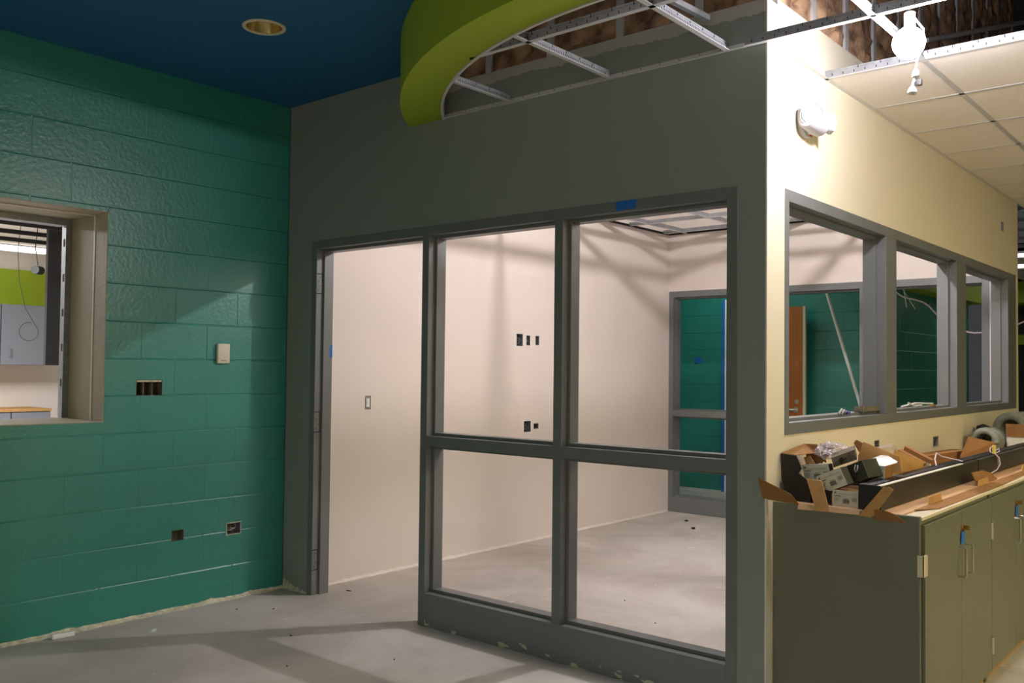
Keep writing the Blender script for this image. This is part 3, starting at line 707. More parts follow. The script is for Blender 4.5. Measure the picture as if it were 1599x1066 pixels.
# ================================================================ CABINETS under the ribbon window
KX = 3.84; KT = .845
def cabinet(y0, y1, idx, label, first=False):
    c = thing('base_cabinet', (3.27, y0, 0), label, 'cabinet', 'grey base cabinets along the cream wall')
    q = MB()
    if first: q.box((3.2655, y0, 0), (KX-.0, y0+.02, .872))
    else: q.box((3.2655, y0, .0), (KX-.012, y0+.018, KT))
    q.build('side_panel', 'lam', c, bevel=.001)
    q = MB(); q.box((3.2655, y1-.018, 0), (KX-.012, y1-.001, KT)); q.build('side_panel', 'lam', c)
    q = MB(); q.box((3.2655, y0+.021, .06), (3.28, y1-.019, KT)); q.box((3.28, y0+.021, .06), (KX-.014, y1-.019, .078)); q.build('carcass', 'lam', c)
    q = MB(); q.box((KX-.035, y0+.021, 0), (KX-.022, y1-.019, .058)); q.build('plinth', 'card', c)
    q = MB(); q.box((KX-.03, y0+.021, .84), (KX-.002, y1-.019, .8555)); q.build('top_rail', 'lam', c)
    ya = y0+.028 if first else y0+.002
    ym = (ya+y1)/2+.0
    for k, (a, b_) in enumerate(((ya, ym-.0012), (ym+.0012, y1-.002))):
        q = MB(); q.box((KX-.010, a, .055), (KX+.012, b_, .838)); dr = q.build('door', 'lam', c, bevel=.0012)
        hy = ym-.045 if k == 0 else ym+.055
        h = MB(); z0, z1 = .575, .695; x0 = KX+.012
        h.tube([(x0-.001, hy, z0), (x0+.024, hy, z0), (x0+.029, hy, z0+.005), (x0+.029, hy, z1-.005), (x0+.024, hy, z1), (x0-.001, hy, z1)], .0042, 8)
        h.build('handle', 'steel', dr, smooth=True)
        hy = a if k == 0 else b_
        for z in (.69, .17):
            h = MB(); sgn = 1 if k == 0 else -1
            if first and k == 0:
                h.box((KX-.008, y0-.001, z-.04), (KX+.016, y0+.002, z+.04)); h.box((KX+.012, y0-.001, z-.04), (KX+.0155, y0+.036, z+.04))
            h.cyl((KX+.0145, hy+sgn*.004, z-.038), (KX+.0145, hy+sgn*.004, z+.038), .0052, n=10)
            h.box((KX+.0122, hy, z-.036), (KX+.0140, hy+sgn*.014, z+.036))
            h.build('hinge', 'steel' if not (first and k == 0) else 'offwhite', dr)
    l = MB(); x0 = KX+.0122
    l.cyl((x0, ym+.0, .765), (x0+.008, ym, .765), .012, n=16); l.box((x0, ym-.012, .748), (x0+.004, ym+.03, .772), 0)
    l.box((x0+.006, ym+.004, .76), (x0+.028, ym+.007, .778), 0)
    l.build('lock', 'brass', c)
    t_ = MB(); t_.slab([(x0+.0042, ym-.028, .705), (x0+.0042, ym+.022, .70), (x0+.0042, ym+.03, .748), (x0+.0042, ym-.018, .755)], (.001, 0, 0)); t_.build('tape', 'tape', c)['label'] = 'blue tape below the lock'
    return c
cabinet(.064, 1.105, 0, 'grey two-door base cabinet nearest the wall corner with exposed end panel', True)
cabinet(1.107, 2.10, 1, 'grey two-door base cabinet second from the wall corner')
cabinet(2.102, 3.10, 2, 'grey two-door base cabinet third from the wall corner')
cabinet(3.102, 4.10, 3, 'grey two-door base cabinet farthest along the cream wall')
q = MB(); q.box((3.2655, .0855, KT+.011), (KX+.004, 4.12, .868))
tag(q.build('countertop', 'lamw', bevel=.001), 'pale laminate countertop edge under the cardboard on the grey cabinets', 'countertop')

# ================================================================ CLUTTER ON THE CABINETS
CT = .8685
tr = thing('flat_carton_tray', (3.5, 1.5, CT), 'long opened flat cardboard tray spread under the black fixtures', 'carton')
q = MB(); q.slab([(3.30, .075, CT+.0005), (3.775, .075, CT+.0005), (3.77, 1.3, CT+.0005), (3.79, 3.6, CT+.0005), (3.28, 3.6, CT+.0005)], .004); q.build('base', 'cardin', tr)
q = MB(); q.slab([(3.235, -.012, .975), (3.374, -.012, .921), (3.374, .066, .874), (3.372, .066, .870), (3.25, .0, .889)], (0, -.004, 0)); q.build('end_flap', 'carddk', tr)
q = MB(); q.slab([(3.374, .066, .873), (3.62, .064, .873), (3.62, .058, .857), (3.374, .058, .853)], (0, -.004, 0)); q.build('end_flap', 'cardin', tr)
q = MB(); q.slab([(3.405, .070, .978), (3.468, .070, .973), (3.505, .055, .860), (3.451, .055, .857)], (0, -.004, 0)); q.build('end_flap', 'card', tr)
q = MB(); q.slab([(3.712, .060, .974), (3.722, .060, .971), (3.731, .060, .976), (3.749, .060, .966), (3.678, .058, .862), (3.665, .058, .852), (3.619, .058, .855)], (0, -.004, 0)); q.build('end_flap', 'card', tr)
q = MB(); a_ = [(3.680, .056, .846)]+[(3.680+.115*t/8, .056+.003*t/8, .886-.04*(t/8)**2.6) for t in range(9)]+[(3.797, .060, .845)]
q.slab(a_, (0, -.004, 0)); q.build('end_flap', 'carddk', tr)
for (ya, yb, h) in ((.40, .60, .028), (1.20, 1.40, .028), (2.15, 2.33, .028)):
    q = MB(); q.slab([(3.772, ya, .875), (3.768, ya+.03, .875+h), (3.768, yb, .875+h), (3.772, yb, .874), (3.772, yb-.05, .872), (3.772, yb-.09, .877), (3.772, ya+.04, .874)], (.004, 0, 0)); q.build('tab', 'card', tr)
q = MB(); q.slab([(3.76, 1.24, .873), (3.735, 1.24, .935), (3.735, 1.45, .93), (3.745, 1.56, .91), (3.76, 1.63, .875)], (.004, 0, 0)); q.build('side_flap', 'carddk', tr)
q = MB(); q.slab([(3.775, .22, .8735), (3.83, .36, .869), (3.835, 1.4, .869), (3.80, 2.6, .869), (3.775, 2.6, .8735)], .002); q.build('side_flap', 'carddk', tr)
# black fixtures
def fixture(y0, y1, label, strip):
    fx = thing('linear_light_fixture', (3.645, y0, .875), label, 'light fixture', 'dark linear fixtures on the cardboard tray')
    q = MB(); q.box((3.606, y0+.003, .8755), (3.69, y1, .968)); q.build('housing', 'fixture', fx, bevel=.0015)
    q = MB(); q.box((3.605, y0, .8750), (3.691, y0+.003, .970)); q.build('end_cap', 'black', fx)
    q = MB(); q.box((3.606, y0+.003, .9685), (3.660, y1, .972)); q.build('cover', 'black', fx)
    if strip: q = MB(); q.box((3.672, y0+.01, .9685), (3.6885, y0+1.2, .9715)); q.build('lens_edge', 'white', fx)
    return fx
fixture(.092, 1.562, 'dark olive linear light fixture nearest the wall corner with black end cap', True)
fixture(1.568, 3.05, 'dark olive linear light fixture behind the nearer one, with yellow connector on top', False)
# second row (rear) fixture tops seen as black
w = thing('wire_connector', (3.69, 2.0, .95), 'yellow wire connector with white and mauve leads on the farther fixture', 'connector')
q = MB(); q.box((3.672, 1.935, .975), (3.686, 1.962, 1.022)); q.build('body', 'yellow', w, bevel=.002)
q = MB(); q.tube([(3.68, 1.955, .978), (3.70, 1.965, .955), (3.705, 1.965, .92), (3.703, 1.90, .895), (3.70, 1.78, .885), (3.697, 1.62, .892), (3.693, 1.565, .90)], .0028, 6)
q.tube([(3.678, 1.95, 1.02), (3.67, 1.90, 1.01), (3.675, 1.88, .99), (3.68, 1.93, .98)], .0022, 6); q.tube([(3.685, 1.96, .98), (3.69, 2.02, .985), (3.68, 2.05, 1.0), (3.675, 2.0, .99)], .0022, 6)
q.build('white_lead', 'cord', w)
q = MB(); q.tube([(3.678, 1.945, .977), (3.697, 1.95, .955), (3.70, 1.945, .905)], .0045, 6); q.build('mauve_lead', 'mauve', w)
w = tag(MB().tube([(3.63, 1.05, .975), (3.61, 1.10, 1.00), (3.60, 1.16, 1.025), (3.61, 1.22, 1.005), (3.63, 1.30, .99), (3.65, 1.36, .98), (3.665, 1.37, .975)], .003, 6).build('loose_wire', 'cord'), 'thin white wire arching over the top of the nearer fixture', 'wire')

def printed(parent, p, u, v, n):
    """printing on a carton face: p lower-left corner, u and v edge vectors, n outward"""
    p, u, v, n = map(Vector, (p, u, v, n)); mb = MB(); n = n.normalized()*.0006
    def r(a, b, c, e_): mb.slab([p+u*a+v*c, p+u*b+v*c, p+u*b+v*e_, p+u*a+v*e_], n)
    mb.slab([p+u*.06+v*.80, p+u*.16+v*.80, p+u*.11+v*.92], n)
    r(.07, .32, .63, .67)
    for k in range(3): r(.07, .07+.20-.03*k, .50-.07*k, .505-.07*k+.008)
    x = .40
    while x < .66:
        w_ = random.choice((.008, .014, .02)); r(x, x+w_, .24, .46); x += w_+.012
    r(.40, .66, .21, .225); r(.44, .62, .50, .52)
    for k in range(5): r(.76, .76+.18, .56-.045*k, .575-.045*k)
    r(.22, .92, .78, .79)
    return mb.build('printing', 'ink', parent)
def carton(corner, u, v, w, label, m_='sticker', dark='black', name='small_carton', pr=True, grp='small white printed cartons'):
    """corner = lower left of the printed face; u right, v up, w depth away"""
    corner, u, v, w = map(Vector, (corner, u, v, w))
    t_ = thing(name, corner, label, 'box', grp)
    q = MB(); q.obox(corner, u, v, w); q.build('body', dark, t_, bevel=.001)
    q = MB(); n = -w.normalized()*.0012; q.slab([corner, corner+u, corner+u+v, corner+v], n); q.build('front_panel', m_, t_)
    if pr: printed(t_, corner+n, u, v, n)
    return t_
carton((3.494, .115, .8735), (.102, 0, 0), (0, 0, .064), (0, .20, 0), 'white printed carton lying level beside the black fixture end cap', dark='carddk')
# tilted box B
uB = Vector((.098, 0, .046)); vB = Vector((-.031, .0, .066))
carton((3.452, .125, .916), uB, vB, (.012, .042, .003), 'white printed carton tilted in front of the pile with a black side', dark='black')
carton((3.357, .172, .950), (.112, 0, .012), (-.016, 0, .070), (.0, .046, .0), 'white printed carton behind the cardboard strap, at the left of the pile')
# black carton (side of the tilted one)
c = thing('black_carton', (3.53, .2, .95), 'black carton with a torn slot leaning on the tilted white carton', 'box')
q = MB(); q.obox((3.530, .205, .950), (.078, 0, .036), (-.030, 0, .070), (.01, .14, 0)); q.build('body', 'fixture', c, bevel=.002)
q = MB(); q.slab([(3.530, .2042, 1.028), (3.556, .2042, 1.040), (3.552, .2042, 1.012)], (0, -.0008, 0)); q.build('slot', 'black', c)
q = MB(); q.tube([(3.553, .2035, 1.035), (3.552, .195, 1.018), (3.558, .193, 1.006), (3.564, .195, 1.018), (3.562, .2035, 1.034)], .003, 6); q.build('clip', 'galv', c)
c = thing('olive_carton', (3.5, .22, 1.01), 'small olive carton with a heart-shaped tear on top of the pile', 'box')
q = MB(); q.obox((3.457, .222, 1.014), (.096, 0, .040), (-.010, 0, .040), (-.035, .10, .01)); q.build('body', 'raw', c, bevel=.001)
q = MB(); q.slab([(3.484, .2212, 1.058), (3.480, .2212, 1.050), (3.489, .2212, 1.036), (3.517, .2212, 1.063), (3.503, .2212, 1.057), (3.498, .2212, 1.050), (3.494, .2212, 1.060)], (0, -.0008, 0)); q.build('tear', 'black', c)
carton((3.545, .35, .955), (.076, 0, .004), (0, 0, .064), (.0, .10, 0), 'white printed carton topped by a folded sheet, behind the black fixture', dark='carddk')
q = MB(); q.slab([(3.520, .345, 1.0225), (3.625, .345, 1.0235), (3.648, .42, 1.034), (3.585, .50, 1.050)], (0, .001, .002))
q.slab([(3.520, .36, 1.0275), (3.600, .36, 1.0275), (3.648, .43, 1.037), (3.575, .49, 1.062)], (0, 0, .0012))
tag(q.build('folded_paper', 'paper'), 'folded white instruction sheet lying on a white carton', 'paper')
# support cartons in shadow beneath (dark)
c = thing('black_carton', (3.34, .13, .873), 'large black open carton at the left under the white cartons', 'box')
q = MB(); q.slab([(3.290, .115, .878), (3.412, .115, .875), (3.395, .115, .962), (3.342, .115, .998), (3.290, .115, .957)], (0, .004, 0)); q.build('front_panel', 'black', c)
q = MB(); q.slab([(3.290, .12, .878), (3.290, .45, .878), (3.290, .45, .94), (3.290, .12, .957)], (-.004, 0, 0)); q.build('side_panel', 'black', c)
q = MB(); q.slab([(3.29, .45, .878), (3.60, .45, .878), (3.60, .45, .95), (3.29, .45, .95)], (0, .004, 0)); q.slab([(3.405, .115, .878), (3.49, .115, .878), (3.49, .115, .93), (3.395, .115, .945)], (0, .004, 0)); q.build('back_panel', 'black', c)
c = thing('open_carton', (3.3, .2, .95), 'open brown carton with a black side leaning against the cream wall', 'carton')
q = MB(); q.slab([(3.270, .125, 1.066), (3.337, .125, 1.062), (3.361, .125, 1.010), (3.345, .125, .985), (3.285, .125, .935), (3.273, .125, .96)], (0, .003, 0)); q.build('front_panel', 'black', c)
q = MB(); q.slab([(3.270, .130, 1.067), (3.337, .130, 1.063), (3.345, .33, 1.060), (3.290, .33, 1.096)], (0, 0, .002)); q.slab([(3.289, .33, 1.097), (3.345, .33, 1.097), (3.368, .33, 1.02), (3.30, .33, 1.0)], (0, .003, 0)); q.build('flap', 'carddk', c)
q = MB(); q.slab([(3.345, .25, 1.054), (3.367, .25, 1.020), (3.33, .25, 1.012), (3.318, .25, 1.045)], (0, .003, 0)); q.build('inner_flap', 'card', c)
c = thing('flat_cardboard', (3.36, .36, 1.0), 'folded brown cardboard piece standing behind the open carton', 'cardboard')
q = MB(); q.slab([(3.350, .36, 1.100), (3.392, .37, 1.099), (3.402, .37, 1.082), (3.386, .37, 1.058), (3.35, .36, 1.01)], (0, .004, 0)); q.slab([(3.346, .355, 1.100), (3.353, .355, 1.100), (3.375, .355, 1.02), (3.366, .355, 1.02)], (0, .003, 0)); q.build('panel', 'carddk', c)
c = thing('open_carton', (3.52, .5, .95), 'tan open carton with raised flaps behind the pile by the outlet', 'carton')
q = MB(); q.slab([(3.496, .46, 1.110), (3.568, .47, 1.083), (3.640, .48, 1.054), (3.65, .48, .985), (3.470, .46, .99), (3.474, .46, 1.05)], (0, .004, 0)); q.build('front_flap', 'card', c)
q = MB(); q.slab([(3.440, .50, 1.098), (3.448, .50, 1.112), (3.456, .50, 1.113), (3.500, .50, 1.09), (3.50, .50, 1.02), (3.47, .50, 1.05)], (0, .004, 0)); q.build('side_flap', 'carddk', c)
q = MB(); q.slab([(3.58, .60, 1.075), (3.60, .95, 1.00), (3.60, .95, .93), (3.57, .60, .95)], (0, .004, 0)); q.build('long_flap', 'card', c)
q = MB(); q.slab([(3.47, .465, .875), (3.60, .485, .875), (3.60, .48, .98), (3.470, .46, .99)], (0, .004, 0)); q.build('body', 'carddk', c)
c = thing('narrow_carton', (3.53, .9, .95), 'dark brown narrow carton sloping down beside the folded sheet', 'carton')
q = MB(); q.obox((3.472, .97, 1.030), (.118, 0, -.058), (.008, 0, .016), (0, .05, .0)); q.obox((3.486, 1.03, 1.040), (.118, 0, -.058), (.008, 0, .018), (0, .05, .0)); q.build('body', 'carddk', c, bevel=.001)
tag(MB().lathe((3.565, 1.1, .93), (.0, 0, 1), [(0, .045), (.05, .025), (.085, .004), (.088, .001)], 5).build('crumpled_paper', 'paper'), 'white crumpled paper peak beside the narrow brown carton', 'paper')
c = thing('long_carton', (3.4, 2.1, .88), 'long brown carton lying along the cream wall behind the fixtures', 'carton')
q = MB(); q.slab([(3.40, 1.66, .875), (3.40, 2.60, .875), (3.40, 2.59, .935), (3.40, 2.55, .942), (3.40, 1.68, .962)], (-.09, 0, 0)); q.build('body', 'carddk', c, bevel=.001)
q = MB(); q.slab([(3.41, 1.3, .875), (3.41, 1.65, .875), (3.41, 1.64, .94), (3.41, 1.3, .925)], (-.08, 0, 0)); q.build('flap', 'card', c)
c = thing('open_carton', (3.5, 2.5, .88), 'brown carton with one raised slanted flap beside the grey hoses', 'carton')
q = MB(); q.slab([(3.45, 2.36, 1.035), (3.58, 2.42, 1.005), (3.60, 2.42, .90), (3.42, 2.30, .92)], (0, .004, 0)); q.build('flap', 'carddk', c)
q = MB(); q.slab([(3.42, 2.30, .8735), (3.60, 2.42, .8735), (3.60, 2.75, .8735), (3.42, 2.7, .8735)], (0, 0, .004)); q.slab([(3.42, 2.30, .8775), (3.60, 2.42, .8775), (3.60, 2.42, .90), (3.42, 2.30, .92)], (0, .004, 0)); q.build('body', 'carddk', c)
# hoses
def hose(cx, cy, cz, R, r, ln, turns, label, tilt=0):
    h = MB(); n = 24*turns; pts = []
    for i in range(n+1):
        a = 2*PI*i/24; pts.append((cx+R*math.cos(a)+tilt*i/n, cy+ln*i/n, cz+R*math.sin(a)))
    h.tube(pts, r, 10)
    return tag(h.build('foam_hose', 'coil', smooth=True), label, 'hose', 'coiled grey hoses at the far end of the counter')
hose(3.40, 2.95, .965, .075, .020, .22, 5, 'smaller coil of grey hose, the lower one in front by the wall')
hose(3.47, 3.34, 1.035, .090, .026, .42, 7, 'larger coil of grey hose, the upper one behind the white box', .05)
c = thing('white_carton', (3.65, 2.9, .9), 'white box with a brown top flap at the right edge by the hoses', 'box')
q = MB(); q.box((3.50, 3.10, .874), (3.80, 3.28, 1.000)); q.build('body', 'sticker', c, bevel=.001)
q = MB(); q.slab([(3.50, 3.095, 1.002), (3.80, 3.095, 1.002), (3.80, 3.075, 1.09), (3.50, 3.075, 1.085)], (0, .004, 0)); q.build('flap', 'carddk', c)
c = tag(MB().lathe((3.325, 3.255, .874), (0, 0, 1), [(0, .05), (.13, .05), (.18, .04), (.195, .001)], 20).build('shadow_form', 'black', smooth=True), 'black rounded form put in for the shadow between the two grey hose coils', 'shadow form')  # solid black shape standing in for a rounded shadow between the coils
# crinkled plastic bag
bm = bmesh.new(); bmesh.ops.create_icosphere(bm, subdivisions=4, radius=1)
for v in bm.verts:
    p = v.co.copy(); k = 1 + .35*noise.fractal(p*2.2, .7, 2.2, 5) + .12*noise.noise(p*7)
    v.co = Vector((p.x*.062*k, p.y*.075*k, p.z*.034*k))
me = bpy.data.meshes.new('plastic_bag'); bm.to_mesh(me); bm.free(); me.materials.append(MT['bag'])
o = bpy.data.objects.new('plastic_bag', me); o.location = (3.402, .345, 1.074); COL.objects.link(o)
tag(o, 'crinkled clear plastic bag lying on top of the white cartons', 'bag')
q = MB()
for k in range(5): q.slab([(3.37+.016*k, .32+.01*k, 1.055+.01*(k % 2)), (3.39+.016*k, .32, 1.062), (3.385+.016*k, .34, 1.088-.006*k), (3.365+.016*k, .35, 1.072)], (0, .003, 0))
tag(q.build('paper_scraps', 'paper'), 'white paper scraps inside the clear plastic bag', 'paper')

# sill items
sx = 3.224
q = MB()
for k in range(4): q.tube([(sx+.0, .90+.035*k, 1.205), (sx+.01, .915+.035*k, 1.228-.006*k), (sx, .93+.035*k, 1.207)], .006, 6, mi=0 if k < 2 else 1)
tag(q.build('plastic_clamp', ['galv', 'bluebit']), 'small grey and navy plastic clamp on the ribbon window sill', 'clamp')
q = MB(); q.box((3.19, 1.20, 1.2045), (3.235, 1.46, 1.2075)); q.box((3.232, 1.20, 1.2045), (3.235, 1.46, 1.232)); q.box((3.19, 1.20, 1.2045), (3.193, 1.46, 1.232)); q.box((3.195, 1.20, 1.2045), (3.23, 1.205, 1.228), 0)
tag(q.build('metal_channel', 'raw', bevel=.0008), 'short metal channel lying on the sill beside the first mullion', 'channel')
tag(MB().tube([(3.235, 1.95, 1.235), (3.21, 2.15, 1.213), (3.19, 2.35, 1.2115)], .006, 6).build('tie_strap', 'white'), 'white tie strap lying underneath in the cross on the middle ribbon sill', 'strap')
tag(MB().tube([(3.18, 2.0, 1.212), (3.205, 2.18, 1.229), (3.235, 2.42, 1.222)], .005, 6).build('tie_strap', 'white'), 'white tie strap lying on top in the cross on the middle ribbon sill', 'strap')
q = MB(); q.box((3.20, 2.46, 1.2045), (3.225, 2.53, 1.212)); tag(q.build('wood_chip', 'carddk'), 'small brown chip on the sill right of the crossed straps', 'debris')

# ================================================================ FLOOR DEBRIS
def chip(name, m_, x, y, sx_, sy_, sz_, rz, label, cat='debris', mi='paper'):
    q = MB(); c_, s_ = math.cos(rz), math.sin(rz)
    q.obox((x, y, .0006), (sx_*c_, sx_*s_, 0), (-sy_*s_, sy_*c_, 0), (0, 0, sz_))
    return tag(q.build(name, m_, bevel=min(sx_, sy_, sz_)*.2), label, cat, 'small debris on the concrete floor')
chip('white_block', 'white', .045, -1.45, .03, .11, .024, -.1, 'white offcut lying at the foot of the green wall')
chip('paper_scrap', 'paper', .31, -1.05, .022, .055, .002, .9, 'curled white scrap on the floor near the green wall')
chip('black_pebble', 'black', .60, 4.05, .03, .02, .014, .3, 'black nub on the inner room floor beside the white wall')
chip('black_pebble', 'black', .86, 3.72, .03, .022, .018, .8, 'black nub on the inner room floor before the rear window')
chip('paper_scrap', 'paper', 1.25, 2.95, .05, .012, .002, .4, 'thin white scrap on the inner room floor')
chip('wood_splinter', 'slot', .36, .22, .035, .008, .004, .2, 'dark splinter on the floor inside the doorway')
k = 0
for (x, y) in ((.55,-.25),(.40,-.35),(.25,-.5),(.7,-.1),(.9,-.6),(1.3,-.9),(1.0,-.2),(1.9,-1.0),(1.6,-.5),(1.2,.8),(1.8,1.2),(2.2,.9),(1.1,2.0),(2.5,2.0)):
    chip('floor_crumb', 'slot' if k % 3 else 'paper', x, y, .008+.006*random.random(), .006, .004, random.random()*3, 'tiny crumb of debris on the concrete floor', 'crumb'); k += 1

# ================================================================ BEYOND: rear corridor
rmp = lambda u, d, z: (u, 6.3+d, z)
struct(block_wall('x', rmp, -1.6, 1.75, 3.4, .15, [], .05, None).build('wall_rear_corridor', 'green'))
smp = lambda u, d, z: (1.75-d, u, z)
struct(block_wall('x', smp, 6.45, 9.4, 3.4, .15, [], .1, None).build('wall_far_side', 'green'))
f = MB(); f.box((1.752, 6.2, 2.3), (1.95, 9.4, 2.62)); tag(f.build('lime_soffit', 'lime'), 'lime green soffit seen through the middle ribbon light', 'soffit')
f = MB(); f.box((-1.6, 4.62, 3.05), (2.2, 6.3, 3.1)); struct(f.build('ceiling_rear_corridor', 'lid'))
f = MB(); f.box((-1.7, 4.6, 0), (-1.6, 6.45, 3.1)); struct(f.build('wall_rear_end', 'green'))
f = MB(); f.box((1.76, 12.0, 0), (6.9, 12.1, 3.4)); struct(f.build('wall_far', 'dkpanel'))
f = MB(); f.box((1.78, 11.4, 2.45), (6.88, 11.98, 2.76)); f.box((1.78, 11.9, 1.85), (6.88, 11.98, 2.0)); tag(f.build('lime_soffit', 'lime'), 'lime green soffit past the far end of the cream wall', 'soffit')
for y, w_ in ((8.0, 'nearer'), (9.2, 'farther')):
    f = MB(); f.box((2.3, y, CZ-.012), (3.6, y+.3, CZ+.0)); tag(f.build('ceiling_troffer', 'troffer'), w_ + ' lit ceiling troffer glimpsed past the end of the cream wall', 'light', 'lit troffers beyond the cream wall')
# door ajar
dd = thing('wood_door', (.1, 6.12, 0), 'oak veneer door with lever handle seen through the ribbon window', 'door')
q = MB(); q.box((.02, 6.12, .01), (.875, 6.16, 2.125)); q.build('leaf', 'wood', dd, bevel=.001)
q = MB(); q.box((.876, 6.121, .01), (.902, 6.159, 2.125)); q.build('edge_strip', 'offwhite', dd)
q = MB(); q.cyl((.80, 6.119, .99), (.80, 6.108, .99), .033, n=20); q.cyl((.80, 6.108, .99), (.80, 6.07, .99), .011, n=12); q.tube([(.80, 6.07, .99), (.76, 6.068, .99), (.69, 6.072, .985)], .010, 10); q.build('handle', 'steel', dd, smooth=True)
q = MB(); q.cyl((.815, 6.119, 1.08), (.815, 6.10, 1.08), .024, n=20); q.build('deadbolt', 'steel', dd, smooth=True)
# blue tape beside white jamb, left bay
q = MB(); q.box((-.135, 6.20, 0), (-.10, 6.294, 2.24)); 
tag(q.build('taped_trim', 'tape'), 'tall blue taped edge beside the green wall in the rear window', 'tape')
q = MB(); q.box((-.098, 6.20, 0), (.0, 6.294, 2.24)); tag(q.build('white_door_trim', 'white'), 'white door trim right of the blue taped edge', 'trim')
q = MB(); q.box((-.54, 6.289, 1.50), (-.45, 6.2945, 1.565)); q.box((-.53, 6.286, 1.505), (-.475, 6.289, 1.55)); tag(q.build('masking_tape', 'tape'), 'small blue taped plate on the green wall through the rear window', 'tape')
# tube leaning
q = MB(); q.cyl((1.185, 6.0, 2.262), (1.70, 6.0, .52), .017, n=14); q.lathe((1.185, 6.0, 2.264), (0, 0, 1), [(0, .001), (0, .03), (.012, .055), (.016, .055), (.016, .001)], 16)
q.cyl((1.70, 6.0, .52), (1.75, 6.0, .35), .010, n=8); q.cyl((1.75, 6.0, .35), (1.76, 6.0, 0.0), .012, n=8)
tag(q.build('white_pole', 'tube', smooth=True), 'white pole leaning diagonally in front of the far green wall', 'pole')
q = MB(); q.tube([(2.05, 5.5, 2.19), (2.09, 5.5, 2.15), (2.13, 5.5, 2.128), (2.235, 5.5, 2.099), (2.30, 5.5, 2.075), (2.349, 5.5, 2.04), (2.417, 5.5, 1.96), (2.473, 5.5, 1.911), (2.56, 5.5, 1.85), (2.686, 5.5, 1.788), (2.74, 5.5, 1.778), (2.803, 5.5, 1.78), (3.0, 5.5, 1.80), (3.3, 5.5, 1.95), (3.4, 5.5, 2.74)], .008, 8)
q.tube([(2.05, 5.5, 2.19), (1.95, 5.5, 2.35), (1.9, 5.5, 2.74)], .008, 8)
tag(q.build('hanging_cord', 'cord', smooth=True), 'pale cord sagging across the dark middle and right ribbon lights', 'cord')
q = MB(); q.tube([(2.131, 5.48, 2.21), (2.158, 5.48, 2.03)], .005, 6); q.tube([(2.107, 5.52, 2.215), (2.223, 5.52, 2.015)], .0035, 6); q.tube([(2.13, 5.5, 2.21), (2.12, 5.5, 2.74)], .003, 6)
tag(q.build('dangling_wires', 'cord'), 'pale straight wire ends dangling over the sagging cord', 'wire')

# ================================================================ BEYOND: service room through the left opening
f = MB(); f.box((-6.75, -5.5, 0), (-6.65, 4, 3.6)); struct(f.build('wall_service_room', 'inner'))
f = MB(); f.box((-6.649, -5, 2.09), (-6.60, 1.25, 2.52)); tag(f.build('lime_wall_band', 'lime'), 'lime green wall band above the grey wall cabinets seen through the left opening', 'wall panel')
f = MB(); f.box((-6.6, -5, 2.775), (-.6, 3.8, 2.80)); struct(f.build('ceiling_service_room', 'tile'))
for i in range(9):
    f = MB(); x = -6.3+i*.62; f.box((x, -5, 2.735), (x+.05, 3.8, 2.772)); tag(f.build('ceiling_tee', 'slot'), 'dark grid tee in the service room ceiling, %s from its far wall' % ORD[i], 'ceiling tee', 'service room ceiling tees')
def wallcab(y0, y1, lab):
    c = thing('wall_cabinet', (-6.4, y0, 1.39), lab, 'cabinet', 'grey wall cabinets in the service room')
    q = MB(); q.box((-6.59, y0, 1.39), (-6.27, y1-.004, 2.085)); q.build('body', 'cabgrey', c)
    q = MB(); q.box((-6.269, y0+.002, 1.392), (-6.25, y1-.006, 2.08)); dr = q.build('door', 'cabgrey', c, bevel=.001)
    q = MB(); q.tube([(-6.249, y0+.09, 1.48), (-6.225, y0+.09, 1.48), (-6.225, y0+.09, 1.58), (-6.249, y0+.09, 1.58)], .005, 6); q.build('handle', 'steel', dr)
wallcab(.62, 1.30, 'grey wall cabinet beside the charcoal panel, through the left opening'); wallcab(.135, .615, 'grey wall cabinet at the left edge of the left opening'); wallcab(-.35, .13, 'grey wall cabinet farthest left in the service room')
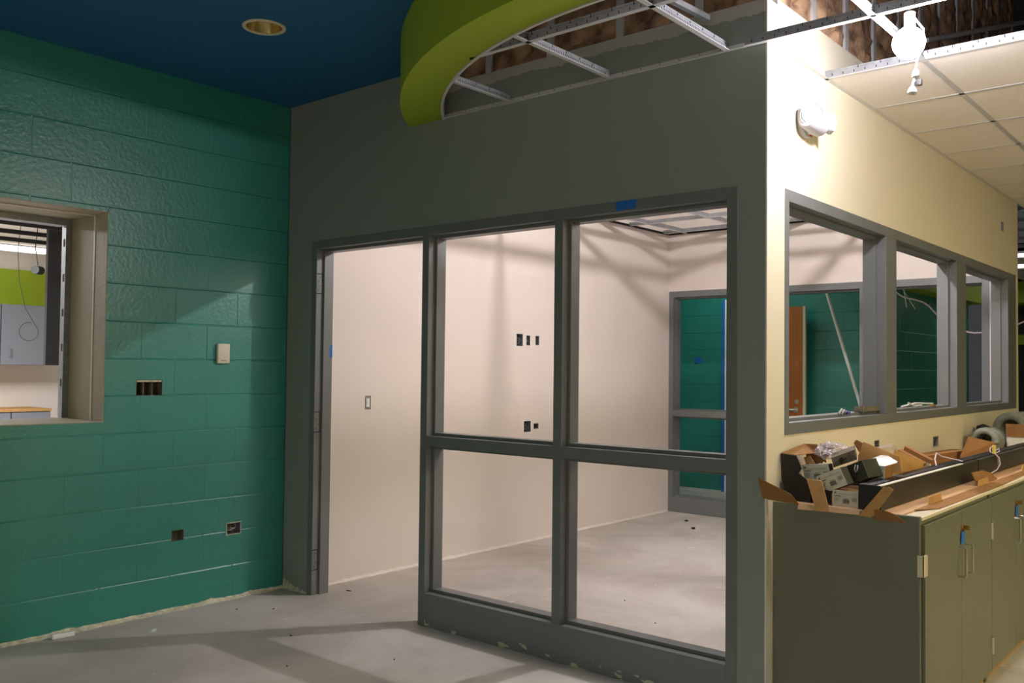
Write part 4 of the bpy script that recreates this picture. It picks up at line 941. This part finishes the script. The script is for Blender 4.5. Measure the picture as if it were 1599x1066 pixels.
f = MB(); f.box((-4.65, .425, 1.392), (-4.6, .58, 2.772)); tag(f.build('charcoal_panel', 'dkpanel'), 'tall charcoal panel hanging between the steel stud and the grey wall cabinets', 'panel')
def basecab(y0, y1, lab):
    c = thing('base_cabinet', (-6.4, y0, 0), lab, 'cabinet', 'grey base cabinets in the service room')
    q = MB(); q.box((-6.64, y0, 0), (-6.07, y1-.004, .86)); q.build('body', 'cabgrey', c)
    q = MB(); q.box((-6.069, y0+.003, .06), (-6.05, y1-.007, .85)); q.build('door', 'cabgrey', c, bevel=.001)
basecab(.68, 1.11, 'grey base cabinet at the end of the run, through the left opening'); basecab(.21, .675, 'grey base cabinet second from the end in the service room'); basecab(-.26, .205, 'grey base cabinet third from the end in the service room')
f = MB(); f.box((-6.64, -1, .861), (-6.04, 1.11, .89)); tag(f.build('countertop', 'card'), 'tan countertop on the service room base cabinets', 'countertop')
j = thing('junction_box', (-4.5, .25, 2.25), 'black junction box dangling with loops of cable through the left opening', 'junction box')
q = MB(); q.cyl((-4.53, .33, 2.33), (-4.47, .25, 2.33), .042, n=16); q.build('box', 'black', j)
q = MB(); q.tube([(-4.5, .29, 2.38), (-4.5, .26, 2.55), (-4.5, .28, 2.77)], .004, 6)
pts = [(-4.5, .12, 2.77), (-4.5, .10, 2.5), (-4.5, .12, 2.2), (-4.5, .18, 1.95), (-4.5, .27, 1.80)]
pts += [(-4.5, .22+.09*math.cos(.6-2*PI*t/16), 1.72+.09*math.sin(.6-2*PI*t/16)) for t in range(1, 15)]
q.tube(pts, .003, 6); q.build('cable', 'slot', j)
q = MB(); q.box((-6.32, -1.5, 2.70), (-6.22, 1.09, 2.76)); tag(q.build('strip_light', 'troffer'), 'lit white strip light above the lime band in the service room', 'light')
# partition walls closing the service room
f = MB(); f.box((-6.6, 3.9, 0), (-.01, 4.0, 3.6)); struct(f.build('wall_service_end', 'inner'))
f = MB(); f.box((-.17, .003, 0), (-.16, 4.6, 3.6)); struct(f.build('wall_service_side', 'inner'))
